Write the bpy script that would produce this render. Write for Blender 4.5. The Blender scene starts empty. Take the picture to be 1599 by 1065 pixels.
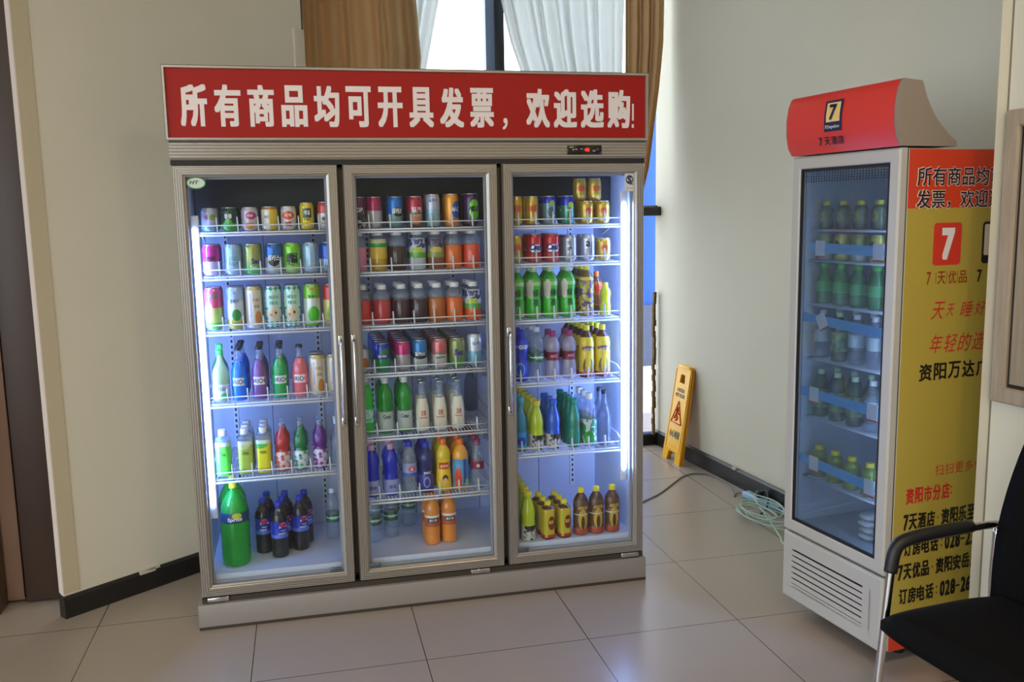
import bpy, bmesh, math, random
from mathutils import Vector, Matrix
random.seed(7)
SC = bpy.context.scene
COL = SC.collection
PI = math.pi

# ------------------------------------------------------------------ camera
cam_d = bpy.data.cameras.new('camera')
cam = bpy.data.objects.new('camera', cam_d); COL.objects.link(cam)
F_PX, YAW, PITCH, ROLL = 1403.30, 0.22793, 0.14214, -0.01794
cs, sn = math.cos, math.sin
fw = Vector((sn(YAW)*cs(PITCH), cs(YAW)*cs(PITCH), -sn(PITCH)))
r0 = Vector((cs(YAW), -sn(YAW), 0)); u0 = r0.cross(fw)
R = r0*cs(ROLL)+u0*sn(ROLL); U = -r0*sn(ROLL)+u0*cs(ROLL)
m3 = Matrix((R, U, -fw)).transposed()
cam.matrix_world = Matrix.Translation((0.4362, -3.4725, 1.5713)) @ m3.to_4x4()
cam_d.sensor_fit = 'HORIZONTAL'; cam_d.sensor_width = 36.0
cam_d.lens = F_PX/1599.0*36.0
cam_d.clip_start = 0.05; cam_d.clip_end = 200
SC.camera = cam

# ------------------------------------------------------------------ world and light
SC.view_settings.view_transform = 'Standard'; SC.view_settings.look = 'None'
SC.view_settings.gamma = 1.0; SC.view_settings.use_curve_mapping = False
SC.view_settings.exposure = 0.0
w = bpy.data.worlds.new('sky'); SC.world = w; w.use_nodes = True
bg = w.node_tree.nodes['Background']
bg.inputs[0].default_value = (0.84, 0.93, 1.0, 1); bg.inputs[1].default_value = 4.2
SC.cycles.transparent_max_bounces = 24
SC.cycles.max_bounces = 8

def area_light(name, loc, rot, sx, sy, power, col):
    l = bpy.data.lights.new(name, 'AREA'); l.shape = 'RECTANGLE'; l.size = sx; l.size_y = sy
    l.energy = power; l.color = col
    o = bpy.data.objects.new(name, l); COL.objects.link(o); o.location = loc; o.rotation_euler = rot
    return o
# warm ceiling lamps of the lobby (their fittings are built with the ceiling)
LAMPS = [(-0.6, -3.2), (1.6, -3.2), (-0.6, -5.6), (1.6, -5.6)]
for k, (lx, ly) in enumerate(LAMPS):
    area_light('lamp_light', (lx, ly, 3.52), (0, 0, 0), 0.28, 0.28, 26, (1.0, 0.80, 0.56))

# ------------------------------------------------------------------ materials
MATS = {}
def lin(c):
    return tuple((x/12.92 if x <= .04045 else ((x+.055)/1.055)**2.4) for x in [v/255.0 for v in c])
def mat(name, c, rough=.5, metal=0, emit=None, es=0, spec=.5, coat=0, noise=None, bump=None):
    """c is an 8-bit sRGB tuple; noise = (scale, amount); bump = (scale, strength)"""
    if name in MATS: return MATS[name]
    m = bpy.data.materials.new(name); m.use_nodes = True; nt = m.node_tree
    b = nt.nodes['Principled BSDF']
    b.inputs['Base Color'].default_value = (*lin(c), 1)
    b.inputs['Roughness'].default_value = rough; b.inputs['Metallic'].default_value = metal
    b.inputs['Specular IOR Level'].default_value = spec
    b.inputs['Coat Weight'].default_value = coat
    if emit:
        b.inputs['Emission Color'].default_value = (*lin(emit), 1); b.inputs['Emission Strength'].default_value = es
    if noise or bump:
        tc = nt.nodes.new('ShaderNodeTexCoord')
    if noise:
        n = nt.nodes.new('ShaderNodeTexNoise'); n.inputs['Scale'].default_value = noise[0]; n.inputs['Detail'].default_value = 4
        nt.links.new(tc.outputs['Object'], n.inputs['Vector'])
        mx = nt.nodes.new('ShaderNodeMix'); mx.data_type = 'RGBA'
        a = noise[1]
        mx.inputs[6].default_value = (*[max(0, v*(1-a)) for v in lin(c)], 1)
        mx.inputs[7].default_value = (*[min(1, v*(1+a)) for v in lin(c)], 1)
        nt.links.new(n.outputs['Fac'], mx.inputs[0]); nt.links.new(mx.outputs[2], b.inputs['Base Color'])
    if bump:
        n = nt.nodes.new('ShaderNodeTexNoise'); n.inputs['Scale'].default_value = bump[0]
        nt.links.new(tc.outputs['Object'], n.inputs['Vector'])
        bp = nt.nodes.new('ShaderNodeBump'); bp.inputs['Strength'].default_value = bump[1]; bp.inputs['Distance'].default_value = .01
        nt.links.new(n.outputs['Fac'], bp.inputs['Height']); nt.links.new(bp.outputs[0], b.inputs['Normal'])
    MATS[name] = m
    return m

def see_through(name, c, alpha, rough=.05, tint=(255, 255, 255), fres=1.45):
    """thin clear skin: tinted transparency, some scatter of colour c, and a Fresnel reflection"""
    if name in MATS: return MATS[name]
    m = bpy.data.materials.new(name); m.use_nodes = True; nt = m.node_tree; N = nt.nodes; L = nt.links
    N.remove(N['Principled BSDF'])
    t = N.new('ShaderNodeBsdfTransparent'); t.inputs[0].default_value = (*lin(tint), 1)
    d = N.new('ShaderNodeBsdfPrincipled'); d.inputs['Base Color'].default_value = (*lin(c), 1)
    d.inputs['Roughness'].default_value = .3
    mx = N.new('ShaderNodeMixShader'); mx.inputs[0].default_value = alpha
    L.new(t.outputs[0], mx.inputs[1]); L.new(d.outputs[0], mx.inputs[2])
    g = N.new('ShaderNodeBsdfGlossy'); g.inputs['Roughness'].default_value = rough
    f = N.new('ShaderNodeFresnel'); f.inputs[0].default_value = fres
    ge = N.new('ShaderNodeNewGeometry'); fr = N.new('ShaderNodeMath'); fr.operation = 'SUBTRACT'; fr.use_clamp = True
    L.new(f.outputs[0], fr.inputs[0]); L.new(ge.outputs['Backfacing'], fr.inputs[1])   # only the outer skin reflects
    m2 = N.new('ShaderNodeMixShader'); L.new(fr.outputs[0], m2.inputs[0]); L.new(mx.outputs[0], m2.inputs[1]); L.new(g.outputs[0], m2.inputs[2])
    L.new(m2.outputs[0], N['Material Output'].inputs[0])
    MATS[name] = m
    return m

def printed(name, base, shapes=(), rough=.3, metal=0.0, coat=.35):
    """printed wrap: flat shapes in the object's own x / z (metres). shapes:
    ('band',z0,z1,c) ('ell',cx,cz,rx,rz,c) ('box',cx,cz,rx,rz,c) ('check',scale,c) ('blot',scale,thr,z0,z1,c)"""
    if name in MATS: return MATS[name]
    m = bpy.data.materials.new(name); m.use_nodes = True; nt = m.node_tree; N = nt.nodes; L = nt.links
    b = N['Principled BSDF']; b.inputs['Roughness'].default_value = rough; b.inputs['Metallic'].default_value = metal
    b.inputs['Coat Weight'].default_value = coat
    tc = N.new('ShaderNodeTexCoord'); sp = N.new('ShaderNodeSeparateXYZ'); L.new(tc.outputs['Object'], sp.inputs[0])
    X, Z = sp.outputs[0], sp.outputs[2]
    def mth(op, a, b_=None):
        n = N.new('ShaderNodeMath'); n.operation = op
        for i, v in enumerate((a, b_)):
            if v is None: continue
            if isinstance(v, (int, float)): n.inputs[i].default_value = v
            else: L.new(v, n.inputs[i])
        return n.outputs[0]
    def band(S, a, b_): return mth('MULTIPLY', mth('GREATER_THAN', S, a), mth('LESS_THAN', S, b_))
    col = None
    for s in shapes:
        k = s[0]
        if k == 'band': fac = band(Z, s[1], s[2])
        elif k == 'box': fac = mth('MULTIPLY', band(X, s[1]-s[3], s[1]+s[3]), band(Z, s[2]-s[4], s[2]+s[4]))
        elif k == 'ell':
            dx = mth('DIVIDE', mth('SUBTRACT', X, s[1]), s[3]); dz = mth('DIVIDE', mth('SUBTRACT', Z, s[2]), s[4])
            fac = mth('LESS_THAN', mth('ADD', mth('MULTIPLY', dx, dx), mth('MULTIPLY', dz, dz)), 1.0)
        elif k == 'check':
            ck = N.new('ShaderNodeTexChecker'); ck.inputs['Scale'].default_value = s[1]
            mp = N.new('ShaderNodeMapping'); mp.inputs['Rotation'].default_value = (0, PI/4, 0)
            L.new(tc.outputs['Object'], mp.inputs[0])
            cb = N.new('ShaderNodeCombineXYZ'); s2 = N.new('ShaderNodeSeparateXYZ'); L.new(mp.outputs[0], s2.inputs[0])
            L.new(s2.outputs[0], cb.inputs[0]); L.new(s2.outputs[2], cb.inputs[1]); L.new(cb.outputs[0], ck.inputs[0])
            fac = ck.outputs['Fac']
        elif k == 'blot':
            no = N.new('ShaderNodeTexNoise'); no.inputs['Scale'].default_value = s[1]; no.inputs['Detail'].default_value = 3
            L.new(tc.outputs['Object'], no.inputs['Vector'])
            fac = mth('MULTIPLY', mth('GREATER_THAN', no.outputs['Fac'], s[2]), band(Z, s[3], s[4]))
        c = s[-1]
        mx = N.new('ShaderNodeMix'); mx.data_type = 'RGBA'
        L.new(fac, mx.inputs[0])
        if col is None: mx.inputs[6].default_value = (*lin(base), 1)
        else: L.new(col, mx.inputs[6])
        mx.inputs[7].default_value = (*lin(c), 1); col = mx.outputs[2]
    if col is not None: L.new(col, b.inputs['Base Color'])
    else: b.inputs['Base Color'].default_value = (*lin(base), 1)
    MATS[name] = m
    return m

# ------------------------------------------------------------------ mesh helpers
class MB:
    def __init__(s): s.v = []; s.f = []; s.m = []; s.sm = []
    def add(s, vs, fs, mi=0, smooth=False):
        o = len(s.v); s.v += [tuple(v) for v in vs]
        for f in fs: s.f.append([i+o for i in f]); s.m.append(mi); s.sm.append(smooth)
    def box(s, x0, x1, y0, y1, z0, z1, mi=0):
        vs = [(x, y, z) for x in (x0, x1) for y in (y0, y1) for z in (z0, z1)]
        s.add(vs, [(0, 1, 3, 2), (4, 6, 7, 5), (0, 4, 5, 1), (2, 3, 7, 6), (0, 2, 6, 4), (1, 5, 7, 3)], mi)
    def rbox(s, x0, x1, y0, y1, z0, z1, b=.005, mi=0, seg=2):
        bm = bmesh.new(); bmesh.ops.create_cube(bm, size=1)
        for v in bm.verts:
            v.co = Vector(((x0+x1)/2+v.co.x*(x1-x0), (y0+y1)/2+v.co.y*(y1-y0), (z0+z1)/2+v.co.z*(z1-z0)))
        bmesh.ops.bevel(bm, geom=bm.edges[:], offset=b, segments=seg, affect='EDGES', profile=.5)
        s.bm(bm, mi, True)
    def bm(s, bm, mi=0, smooth=False):
        bm.verts.index_update()
        s.add([v.co[:] for v in bm.verts], [[v.index for v in f.verts] for f in bm.faces], mi, smooth); bm.free()
    def lathe(s, prof, seg=20, mi=0, c=(0, 0), sq=0, cap=True, mfun=None):
        """prof = [(r, z)]; sq > 0 squares the section off"""
        vs = []
        for r, z in prof:
            for k in range(seg):
                a = 2*PI*k/seg
                q = 1
                if sq:
                    n = 2+sq; q = (abs(cs(a))**n+abs(sn(a))**n)**(-1/n)
                vs.append((c[0]+r*q*cs(a), c[1]+r*q*sn(a), z))
        o = len(s.v); s.v += vs
        for i in range(len(prof)-1):
            mm = mi if mfun is None else mfun((prof[i][1]+prof[i+1][1])/2)
            for k in range(seg):
                s.f.append([o+i*seg+k, o+i*seg+(k+1) % seg, o+(i+1)*seg+(k+1) % seg, o+(i+1)*seg+k]); s.m.append(mm); s.sm.append(True)
        if cap:
            s.f.append([o+k for k in range(seg)][::-1]); s.m.append(mi if mfun is None else mfun(prof[0][1])); s.sm.append(False)
            b = o+(len(prof)-1)*seg
            s.f.append([b+k for k in range(seg)]); s.m.append(mi if mfun is None else mfun(prof[-1][1])); s.sm.append(False)
    def tube(s, pts, r, seg=8, mi=0, closed=False):
        P = [Vector(p) for p in pts]; n = len(P); rings = []
        up = Vector((0, 0, 1))
        for i in range(n):
            a = P[i-1] if (i > 0 or closed) else P[i]; b = P[(i+1) % n] if (i < n-1 or closed) else P[i]
            t = (b-a).normalized()
            if i == 0:
                u = t.cross(up)
                if u.length < .01: u = t.cross(Vector((1, 0, 0)))
                u.normalize()
            else:
                u = (u-t*u.dot(t)).normalized()
            v = t.cross(u)
            rings.append([P[i]+(u*cs(2*PI*k/seg)+v*sn(2*PI*k/seg))*r for k in range(seg)])
        o = len(s.v)
        for rg in rings: s.v += [tuple(x) for x in rg]
        for i in range(n if closed else n-1):
            j = (i+1) % n
            for k in range(seg):
                s.f.append([o+i*seg+k, o+i*seg+(k+1) % seg, o+j*seg+(k+1) % seg, o+j*seg+k]); s.m.append(mi); s.sm.append(True)
        if not closed:
            s.f.append([o+k for k in range(seg)][::-1]); s.m.append(mi); s.sm.append(False)
            s.f.append([o+(n-1)*seg+k for k in range(seg)]); s.m.append(mi); s.sm.append(False)
    def frame(s, x0, x1, z0, z1, prof, mi=0):
        """mitred rectangular frame from a section [(inset, y)], closed loop of points"""
        o = len(s.v); n = len(prof)
        for (sx, sz) in ((0, 0), (1, 0), (1, 1), (0, 1)):
            for t, y in prof:
                s.v.append(((x0+t) if sx == 0 else (x1-t), y, (z0+t) if sz == 0 else (z1-t)))
        for i in range(4):
            j = (i+1) % 4
            for k in range(n):
                s.f.append([o+i*n+k, o+j*n+k, o+j*n+(k+1) % n, o+i*n+(k+1) % n]); s.m.append(mi); s.sm.append(False)
    def prism(s, poly, h0, h1, axis='x', mi=0):
        """poly of 2-D points in the plane across axis, extruded h0..h1"""
        def P(a, b, h): return {'x': (h, a, b), 'y': (a, h, b), 'z': (a, b, h)}[axis]
        n = len(poly); vs = [P(a, b, h0) for a, b in poly]+[P(a, b, h1) for a, b in poly]
        s.add(vs, [list(range(n))[::-1], list(range(n, 2*n))]+[[i, (i+1) % n, n+(i+1) % n, n+i] for i in range(n)], mi)
    def build(s, name, mats, parent=None, loc=(0, 0, 0), rotz=0, fix=True):
        me = bpy.data.meshes.new(name); me.from_pydata(s.v, [], s.f)
        if not isinstance(mats, (list, tuple)): mats = [mats]
        for m in mats: me.materials.append(m)
        me.polygons.foreach_set('material_index', s.m); me.polygons.foreach_set('use_smooth', s.sm)
        if fix:
            bm = bmesh.new(); bm.from_mesh(me); bmesh.ops.recalc_face_normals(bm, faces=bm.faces[:]); bm.to_mesh(me); bm.free()
        me.update()
        o = bpy.data.objects.new(name, me); COL.objects.link(o)
        if parent: o.parent = parent
        o.location = loc; o.rotation_euler = (0, 0, rotz)
        return o

def thing(name, label, cat, loc=(0, 0, 0), rotz=0, group=None):
    o = bpy.data.objects.new(name, None); COL.objects.link(o); o.empty_display_size = .05
    o.location = loc; o.rotation_euler = (0, 0, rotz)
    return tag(o, label, cat, group)
def tag(o, label, cat, group=None):
    o['label'] = label; o['category'] = cat
    if group: o['group'] = group
    return o
def struct(o):
    o['kind'] = 'structure'; return o

_TC = {}
def glyphs(txt):
    key = txt
    if key not in _TC:
        c = bpy.data.curves.new('t', 'FONT'); c.body = txt; c.size = 1; c.resolution_u = 3
        o = bpy.data.objects.new('t', c); COL.objects.link(o)
        dg = bpy.context.evaluated_depsgraph_get(); dg.update()
        me = bpy.data.meshes.new_from_object(o.evaluated_get(dg))
        vs = [v.co.copy() for v in me.vertices]; fs = [list(p.vertices) for p in me.polygons]
        bpy.data.objects.remove(o); bpy.data.curves.remove(c); bpy.data.meshes.remove(me)
        x0 = min(v.x for v in vs); x1 = max(v.x for v in vs); y0 = min(v.y for v in vs); y1 = max(v.y for v in vs)
        _TC[key] = ([((v.x-x0)/(x1-x0)-.5, (v.y-y0)/(y1-y0)-.5) for v in vs], fs)
    return _TC[key]
def lettering(mb, txt, O, ux, uz, wd, ht, bold=.0, mi=0, bend=None, shear=0):
    """flat letters wd x ht centred at O; ux / uz in-plane axes; bend = radius wraps them round a vertical axis"""
    vs, fs = glyphs(txt); O = Vector(O); ux = Vector(ux); uz = Vector(uz)
    cjk = ord(txt[0]) > 0x2000
    em = ht/(.95 if cjk else .72); d = max(0, bold)*em*.8; nrm = ux.cross(uz)
    offs = [(0, 0)] if d < 1e-6 else [(0, 0), (-1, -1), (1, -1), (1, 1), (-1, 1)]
    if bold > .03: offs += [(0, -1), (0, 1), (-1, 0), (1, 0)]
    for q, (dx, dz) in enumerate(offs):
        out = []
        for a, b in vs:
            x = a*(wd-2*d)+shear*b*ht+dx*d; z = b*(ht-2*d)+dz*d; e = q*2e-5
            if bend:
                an = x/bend; out.append((O.x+(bend+e)*sn(an), O.y-(bend+e)*cs(an), O.z+z))
            else: out.append(O+ux*x+uz*z+nrm*e)
        mb.add(out, fs, mi)

# =================================================================== SETTING
M_wall = mat('cream_wall_paint', (212, 209, 194), .62, noise=(3, .03), bump=(60, .05))
M_black = mat('black_skirting', (28, 27, 27), .35, noise=(9, .3))
M_ceil = mat('ceiling_paint', (150, 140, 120), .8)
M_plaster = mat('bare_plaster', (196, 190, 178), .8)

# floor tiles
def floor_mat():
    m = bpy.data.materials.new('polished_floor_tile'); m.use_nodes = True; nt = m.node_tree; N = nt.nodes; L = nt.links
    b = N['Principled BSDF']; tc = N.new('ShaderNodeTexCoord'); sp = N.new('ShaderNodeSeparateXYZ'); L.new(tc.outputs['Object'], sp.inputs[0])
    def mth(op, a, b_=None):
        n = N.new('ShaderNodeMath'); n.operation = op
        for i, v in enumerate((a, b_)):
            if v is None: continue
            if isinstance(v, (int, float)): n.inputs[i].default_value = v
            else: L.new(v, n.inputs[i])
        return n.outputs[0]
    def line(S, off, pitch):
        fr = mth('FRACT', mth('ADD', mth('DIVIDE', mth('SUBTRACT', S, off), pitch), 100.5))
        return mth('LESS_THAN', mth('ABSOLUTE', mth('SUBTRACT', fr, .5)), .0017/pitch)
    ln = mth('MAXIMUM', line(sp.outputs[0], .197, .603), line(sp.outputs[1], -.47, .6))
    n = N.new('ShaderNodeTexNoise'); n.inputs['Scale'].default_value = 2.5; n.inputs['Detail'].default_value = 6
    L.new(tc.outputs['Object'], n.inputs['Vector'])
    c1 = N.new('ShaderNodeMix'); c1.data_type = 'RGBA'; L.new(n.outputs['Fac'], c1.inputs[0])
    c1.inputs[6].default_value = (*lin((162, 150, 140)), 1); c1.inputs[7].default_value = (*lin((168, 156, 144)), 1)
    c2 = N.new('ShaderNodeMix'); c2.data_type = 'RGBA'; L.new(ln, c2.inputs[0]); L.new(c1.outputs[2], c2.inputs[6])
    c2.inputs[7].default_value = (*lin((62, 56, 52)), 1); L.new(c2.outputs[2], b.inputs['Base Color'])
    rr = N.new('ShaderNodeMapRange'); L.new(n.outputs['Fac'], rr.inputs[0]); rr.inputs[3].default_value = .27; rr.inputs[4].default_value = .275
    L.new(rr.outputs[0], b.inputs['Roughness'])
    return m
fl = MB(); fl.box(-7, 7, -9, 3.0, -.12, 0); struct(fl.build('floor', floor_mat()))

# left wall runs diagonally behind the cooler: (-.549,.246) -> (.49,1.02), then a return to the window wall
def wall_run(name, pts, z0, z1, th, m):
    b = MB()
    P = [Vector((x, y)) for x, y in pts]; n = len(P); outs = []
    for i in range(n):
        if i == 0: d = (P[1]-P[0]).normalized()
        elif i == n-1: d = (P[-1]-P[-2]).normalized()
        else: d = ((P[i]-P[i-1]).normalized()+(P[i+1]-P[i]).normalized()).normalized()
        nr = Vector((-d.y, d.x))
        k = 1 if i in (0, n-1) else 1/max(.4, nr.dot(Vector((-(P[i]-P[i-1]).normalized().y, (P[i]-P[i-1]).normalized().x))))
        outs.append(P[i]+nr*th*k)
    for i in range(n-1):
        poly = [P[i], P[i+1], outs[i+1], outs[i]]
        b.prism([(p.x, p.y) for p in poly], z0, z1, 'z')
    return b.build(name, m)
LW = [(-.549, .246), (.49, 1.04), (.49, 2.12)]
struct(wall_run('wall_left', LW, 0, 3.6, .030, M_wall))
# pale corner bead and its bare plaster edge at the free end of the left wall
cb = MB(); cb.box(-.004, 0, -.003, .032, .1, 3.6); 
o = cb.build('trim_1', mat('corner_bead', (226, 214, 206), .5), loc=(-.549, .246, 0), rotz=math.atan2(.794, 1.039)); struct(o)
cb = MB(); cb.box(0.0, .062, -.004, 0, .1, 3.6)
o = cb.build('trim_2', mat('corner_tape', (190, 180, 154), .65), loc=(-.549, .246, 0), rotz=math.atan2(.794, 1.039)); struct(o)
tk = MB(); tk.rbox(-.045, .012, -.012, .02, .09, 2.44, .002); struct(tk.build('trim_5', mat('trunking', (206, 200, 184), .5), loc=(.485, 1.032, 0), rotz=math.atan2(.794, 1.039)))
def skirting(name, x0, y0, x1, y1, h, flip=1, breaks=()):
    L_ = math.hypot(x1-x0, y1-y0); b = MB()
    b.prism([(0, 0), (-.014*flip, 0), (-.014*flip, h-.012), (-.006*flip, h), (0, h)], 0, L_, 'x')
    if name.endswith('left'): b.box(-.006, 0, -.014, .034, 0, h)
    for a, wd in breaks:   # paint scabs on the top edge
        b.box(a, a+wd, -.0155*flip if flip > 0 else 0, .0 if flip > 0 else .0155, h-.012, h+.004, 1)
        b.box(a+wd*.4, a+wd*1.3, -.0155*flip if flip > 0 else 0, .0 if flip > 0 else .0155, h-.004, h+.006, 1)
    return struct(b.build(name, [M_black, M_plaster], loc=(x0, y0, 0), rotz=math.atan2(y1-y0, x1-x0)))
skirting('baseboard_left', -.549, .246, .49, 1.04, .09, 1, [(.31, .07)])
# right wall from the window corner towards the camera
RWX = lambda y: 2.75-.084*(y-1.736)
struct(wall_run('wall_right', [(RWX(2.12), 2.12), (RWX(-1.08)+.02, -1.08)], 0, 3.6, .2, M_wall))
skirting('baseboard_right', RWX(2.12), 2.12, RWX(-1.06), -1.06, .1, 1, [(1.0, .03), (1.9, .02)])
# projecting wall at the far right: narrow return face, then the face with the wood panel
CX, CY = 2.517, -1.08; WD = Vector((.12, -1)).normalized()
pw = MB(); e0 = Vector((CX+.036, CY)); e1 = e0+WD*6.0
pw.prism([(CX, CY), (CX+.036, CY-.002), (e1.x, e1.y), (e1.x+.6, e1.y), (3.2, CY)], 0, 3.6, 'z')
struct(pw.build('wall_front_right', M_wall))
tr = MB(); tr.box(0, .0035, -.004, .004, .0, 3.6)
struct(tr.build('trim_3', mat('joint_line', (120, 116, 100), .8), loc=(CX+.0345, CY-.003, 0)))  # thin darker strip where the two wall faces meet
# wood-effect panel on that wall
def wood_mat():
    m = bpy.data.materials.new('pale_wood_laminate'); m.use_nodes = True; nt = m.node_tree; N = nt.nodes; L = nt.links
    b = N['Principled BSDF']; b.inputs['Roughness'].default_value = .45
    tc = N.new('ShaderNodeTexCoord'); mp = N.new('ShaderNodeMapping'); mp.inputs['Scale'].default_value = (40, 40, 3)
    L.new(tc.outputs['Object'], mp.inputs[0]); n = N.new('ShaderNodeTexNoise'); n.inputs['Scale'].default_value = 2; n.inputs['Detail'].default_value = 5
    L.new(mp.outputs[0], n.inputs['Vector']); cr = N.new('ShaderNodeMix'); cr.data_type = 'RGBA'; L.new(n.outputs['Fac'], cr.inputs[0])
    cr.inputs[6].default_value = (*lin((140, 126, 108)), 1); cr.inputs[7].default_value = (*lin((182, 168, 148)), 1)
    L.new(cr.outputs[2], b.inputs['Base Color']); return m
M_wood = wood_mat()
wp = thing('wall_panel', 'pale wood-effect hatch panel with rounded frame on the projecting wall', 'wall panel', (CX+.036, CY-.015, 0), math.atan2(WD.y, WD.x))
b = MB(); b.frame(0, .7, .955, 1.85, [(0, 0), (0, -.016), (.006, -.02), (.045, -.02), (.05, -.012), (.05, 0)]); fr = b.build('frame', M_wood, wp)
b = MB(); b.rbox(.062, .638, -.012, 0, 1.017, 1.788, .003); b.build('door', M_wood, wp)
b = MB(); b.box(.05, .65, -.004, 0, 1.005, 1.8); b.build('backing', mat('dark_groove', (40, 34, 30), .8), wp)

# ceiling with warm round lamps
b = MB(); b.box(-5, 4, -7, 2.3, 3.6, 3.7); struct(b.build('ceiling', M_ceil))
for k, (lx, ly) in enumerate(LAMPS):
    t = thing('ceiling_lamp', 'warm round ceiling downlight, %s' % ['nearest the bronze door', 'nearest the black chair', 'deep in the lobby on the left', 'deep in the lobby on the right'][k], 'lamp', (lx, ly, 3.53), 0, 'lobby ceiling downlights')
    b = MB(); b.lathe([(.17, .0), (.2, .0), (.2, .07), (.17, .07)], 28, cap=False); b.build('rim', mat('lamp_rim', (200, 200, 195), .3, .6), t)
    b = MB(); b.lathe([(.165, .03), (.165, .05)], 28); b.build('diffuser', mat('lamp_diffuser', (255, 240, 215), .5, emit=(255, 214, 160), es=5), t)

b = MB(); b.box(-4.2, -4.05, -7, -6.6, 0, 3.6); b.box(-4.2, -4.05, -1.6, .6, 0, 3.6); b.box(-4.2, -4.05, -6.6, -1.6, 3.0, 3.6); struct(b.build('wall_lobby_left', M_wall))
b = MB(); b.box(-1.3, 4, -7.15, -7, 0, 3.6); b.box(-4.2, -1.3, -7.15, -7, 3.0, 3.6); struct(b.build('wall_lobby_front', M_wall))
# window wall: low dark frame, glazing, mullion, transom
WY = 2.12
M_frame = mat('dark_window_metal', (50, 56, 64), .35, .4)
M_skylit = mat('mullion_skylit_tone', (120, 142, 178), .4)  # bluish colour paints the skylight onto the mullion's side
win = MB()
for (x0, x1, z0, z1) in ((.49, .54, .06, 3.5), (1.655, 1.712, .06, 3.5), (.49, 2.735, .0, .07), (.49, 2.735, 3.44, 3.6), (.49, 2.735, 1.535, 1.60)):
    win.rbox(x0, x1, WY-.03, WY+.05, z0, z1, .004)
wn = struct(win.build('window_1', M_frame))
b = MB(); b.box(1.60, 1.656, WY-.01, WY+.06, .07, 3.44); o = b.build('mullion_skylit_side', M_skylit, wn)
b = MB(); b.box(.5, 2.72, WY+.01, WY+.016, .07, 3.5)
o = b.build('glazing', see_through('window_glass', (200, 215, 220), .02, .0), wn)
b = MB(); b.rbox(2.60, 2.765, WY-.075, WY-.02, 1.533, 1.592, .006); b.build('window_bracket', mat('bracket_black', (42, 46, 50), .4), wn)
# rotten timber strip beside the wall edge
b = MB(); n = 26; pts = []
rnd = random.Random(3)
for i in range(n):
    z = .07+i*.037; wv = rnd.uniform(.01, .02); ox = rnd.uniform(-.004, .004)
    b.box(2.683+ox, 2.683+ox+wv, WY-.06, WY-.032, z, z+.040, 0)
b.build('timber_strip', mat('rotten_timber', (104, 80, 38), .9, noise=(30, .7)), wn)
skirting('baseboard_back', .49, WY-.03, RWX(2.09), WY-.03, .075, 1)

# outdoors: pale forecourt, blue hoarding on a grey plinth
b = MB(); b.box(-12, 20, 3.0, 60, -.4, -.25); struct(b.build('ground_outside', mat('pale_paving', (222, 222, 222), .8)))
hd = thing('site_hoarding', 'bright blue site hoarding on a grey plinth outside the window', 'hoarding', (4.2, 6.4, -.25))
b = MB(); b.box(-1.5, 4, 0, .06, .72, 3.1)
for k in range(28): b.box(-1.5+k*.2, -1.47+k*.2, -.015, 0, .72, 3.1)
b.build('sheeting', mat('blue_sheet', (22, 84, 170), .5), hd)
b = MB(); b.box(-1.5, 4, -.06, .12, .0, .72); b.build('plinth', mat('grey_plinth', (84, 90, 116), .8), hd)

# brown doors at far left
M_brown = mat('bronze_door_skin', (150, 128, 118), .14, .75)
M_brown2 = mat('brown_timber', (58, 40, 31), .45, noise=(4, .2))
b = MB(); b.rbox(-.742, -.585, .43, .47, .012, 3.2, .004); d1 = struct(b.build('door_1', M_brown2))
b = MB(); b.rbox(-1.70, -.75, .45, .49, .012, 3.2, .004); b.build('door_leaf', M_brown, d1)
b = MB(); b.rbox(-.98, -.815, .345, .45, .0, 3.2, .004); d2 = struct(b.build('trim_4', mat('brown_jamb', (84, 62, 46), .4, noise=(4, .15))))
b = MB(); b.box(-4.2, -.98, .5, .62, 0, 3.6); struct(b.build('wall_back', M_wall))
b = MB(); b.box(-.98, -.50, .5, .62, 0, 3.6); struct(b.build('wall_recess', mat('recess_brown', (44, 30, 24), .6)))

# =================================================================== CURTAINS
def curtain(name, label, cat, left, right, z0, z1, y, nf, amp, m, group=None, th=.003, seed=1):
    """left(z), right(z) give the hanging edges; nf folds"""
    rn = random.Random(seed); ph = [rn.uniform(-.5, .5) for _ in range(nf+2)]; am = [rn.uniform(.6, 1.3) for _ in range(nf+2)]
    nx, nz = nf*9, 26; vs = []
    for j in range(nz+1):
        z = z0+(z1-z0)*j/nz
        for i in range(nx+1):
            u = i/nx; k = u*nf; ki = int(min(k, nf-1)); fr_ = k-ki
            a = (am[ki]*(1-fr_)+am[ki+1]*fr_); p = (ph[ki]*(1-fr_)+ph[ki+1]*fr_)
            vs.append((left(z)+(right(z)-left(z))*u+.012*sn(2*PI*k*.5+1), y+amp*a*sn(2*PI*k+p), z))
    fs = [[j*(nx+1)+i, j*(nx+1)+i+1, (j+1)*(nx+1)+i+1, (j+1)*(nx+1)+i] for j in range(nz) for i in range(nx)]
    b = MB(); b.add(vs, fs, 0, True); o = b.build(name, m, fix=False)
    md = o.modifiers.new('thick', 'SOLIDIFY'); md.thickness = th
    return tag(o, label, cat, group)
def lerp_fn(tab):
    def f(z):
        for (z0, v0), (z1, v1) in zip(tab, tab[1:]):
            if z <= z1: return v0+(v1-v0)*max(0, (z-z0)/(z1-z0))
        return tab[-1][1]
    return f
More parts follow.
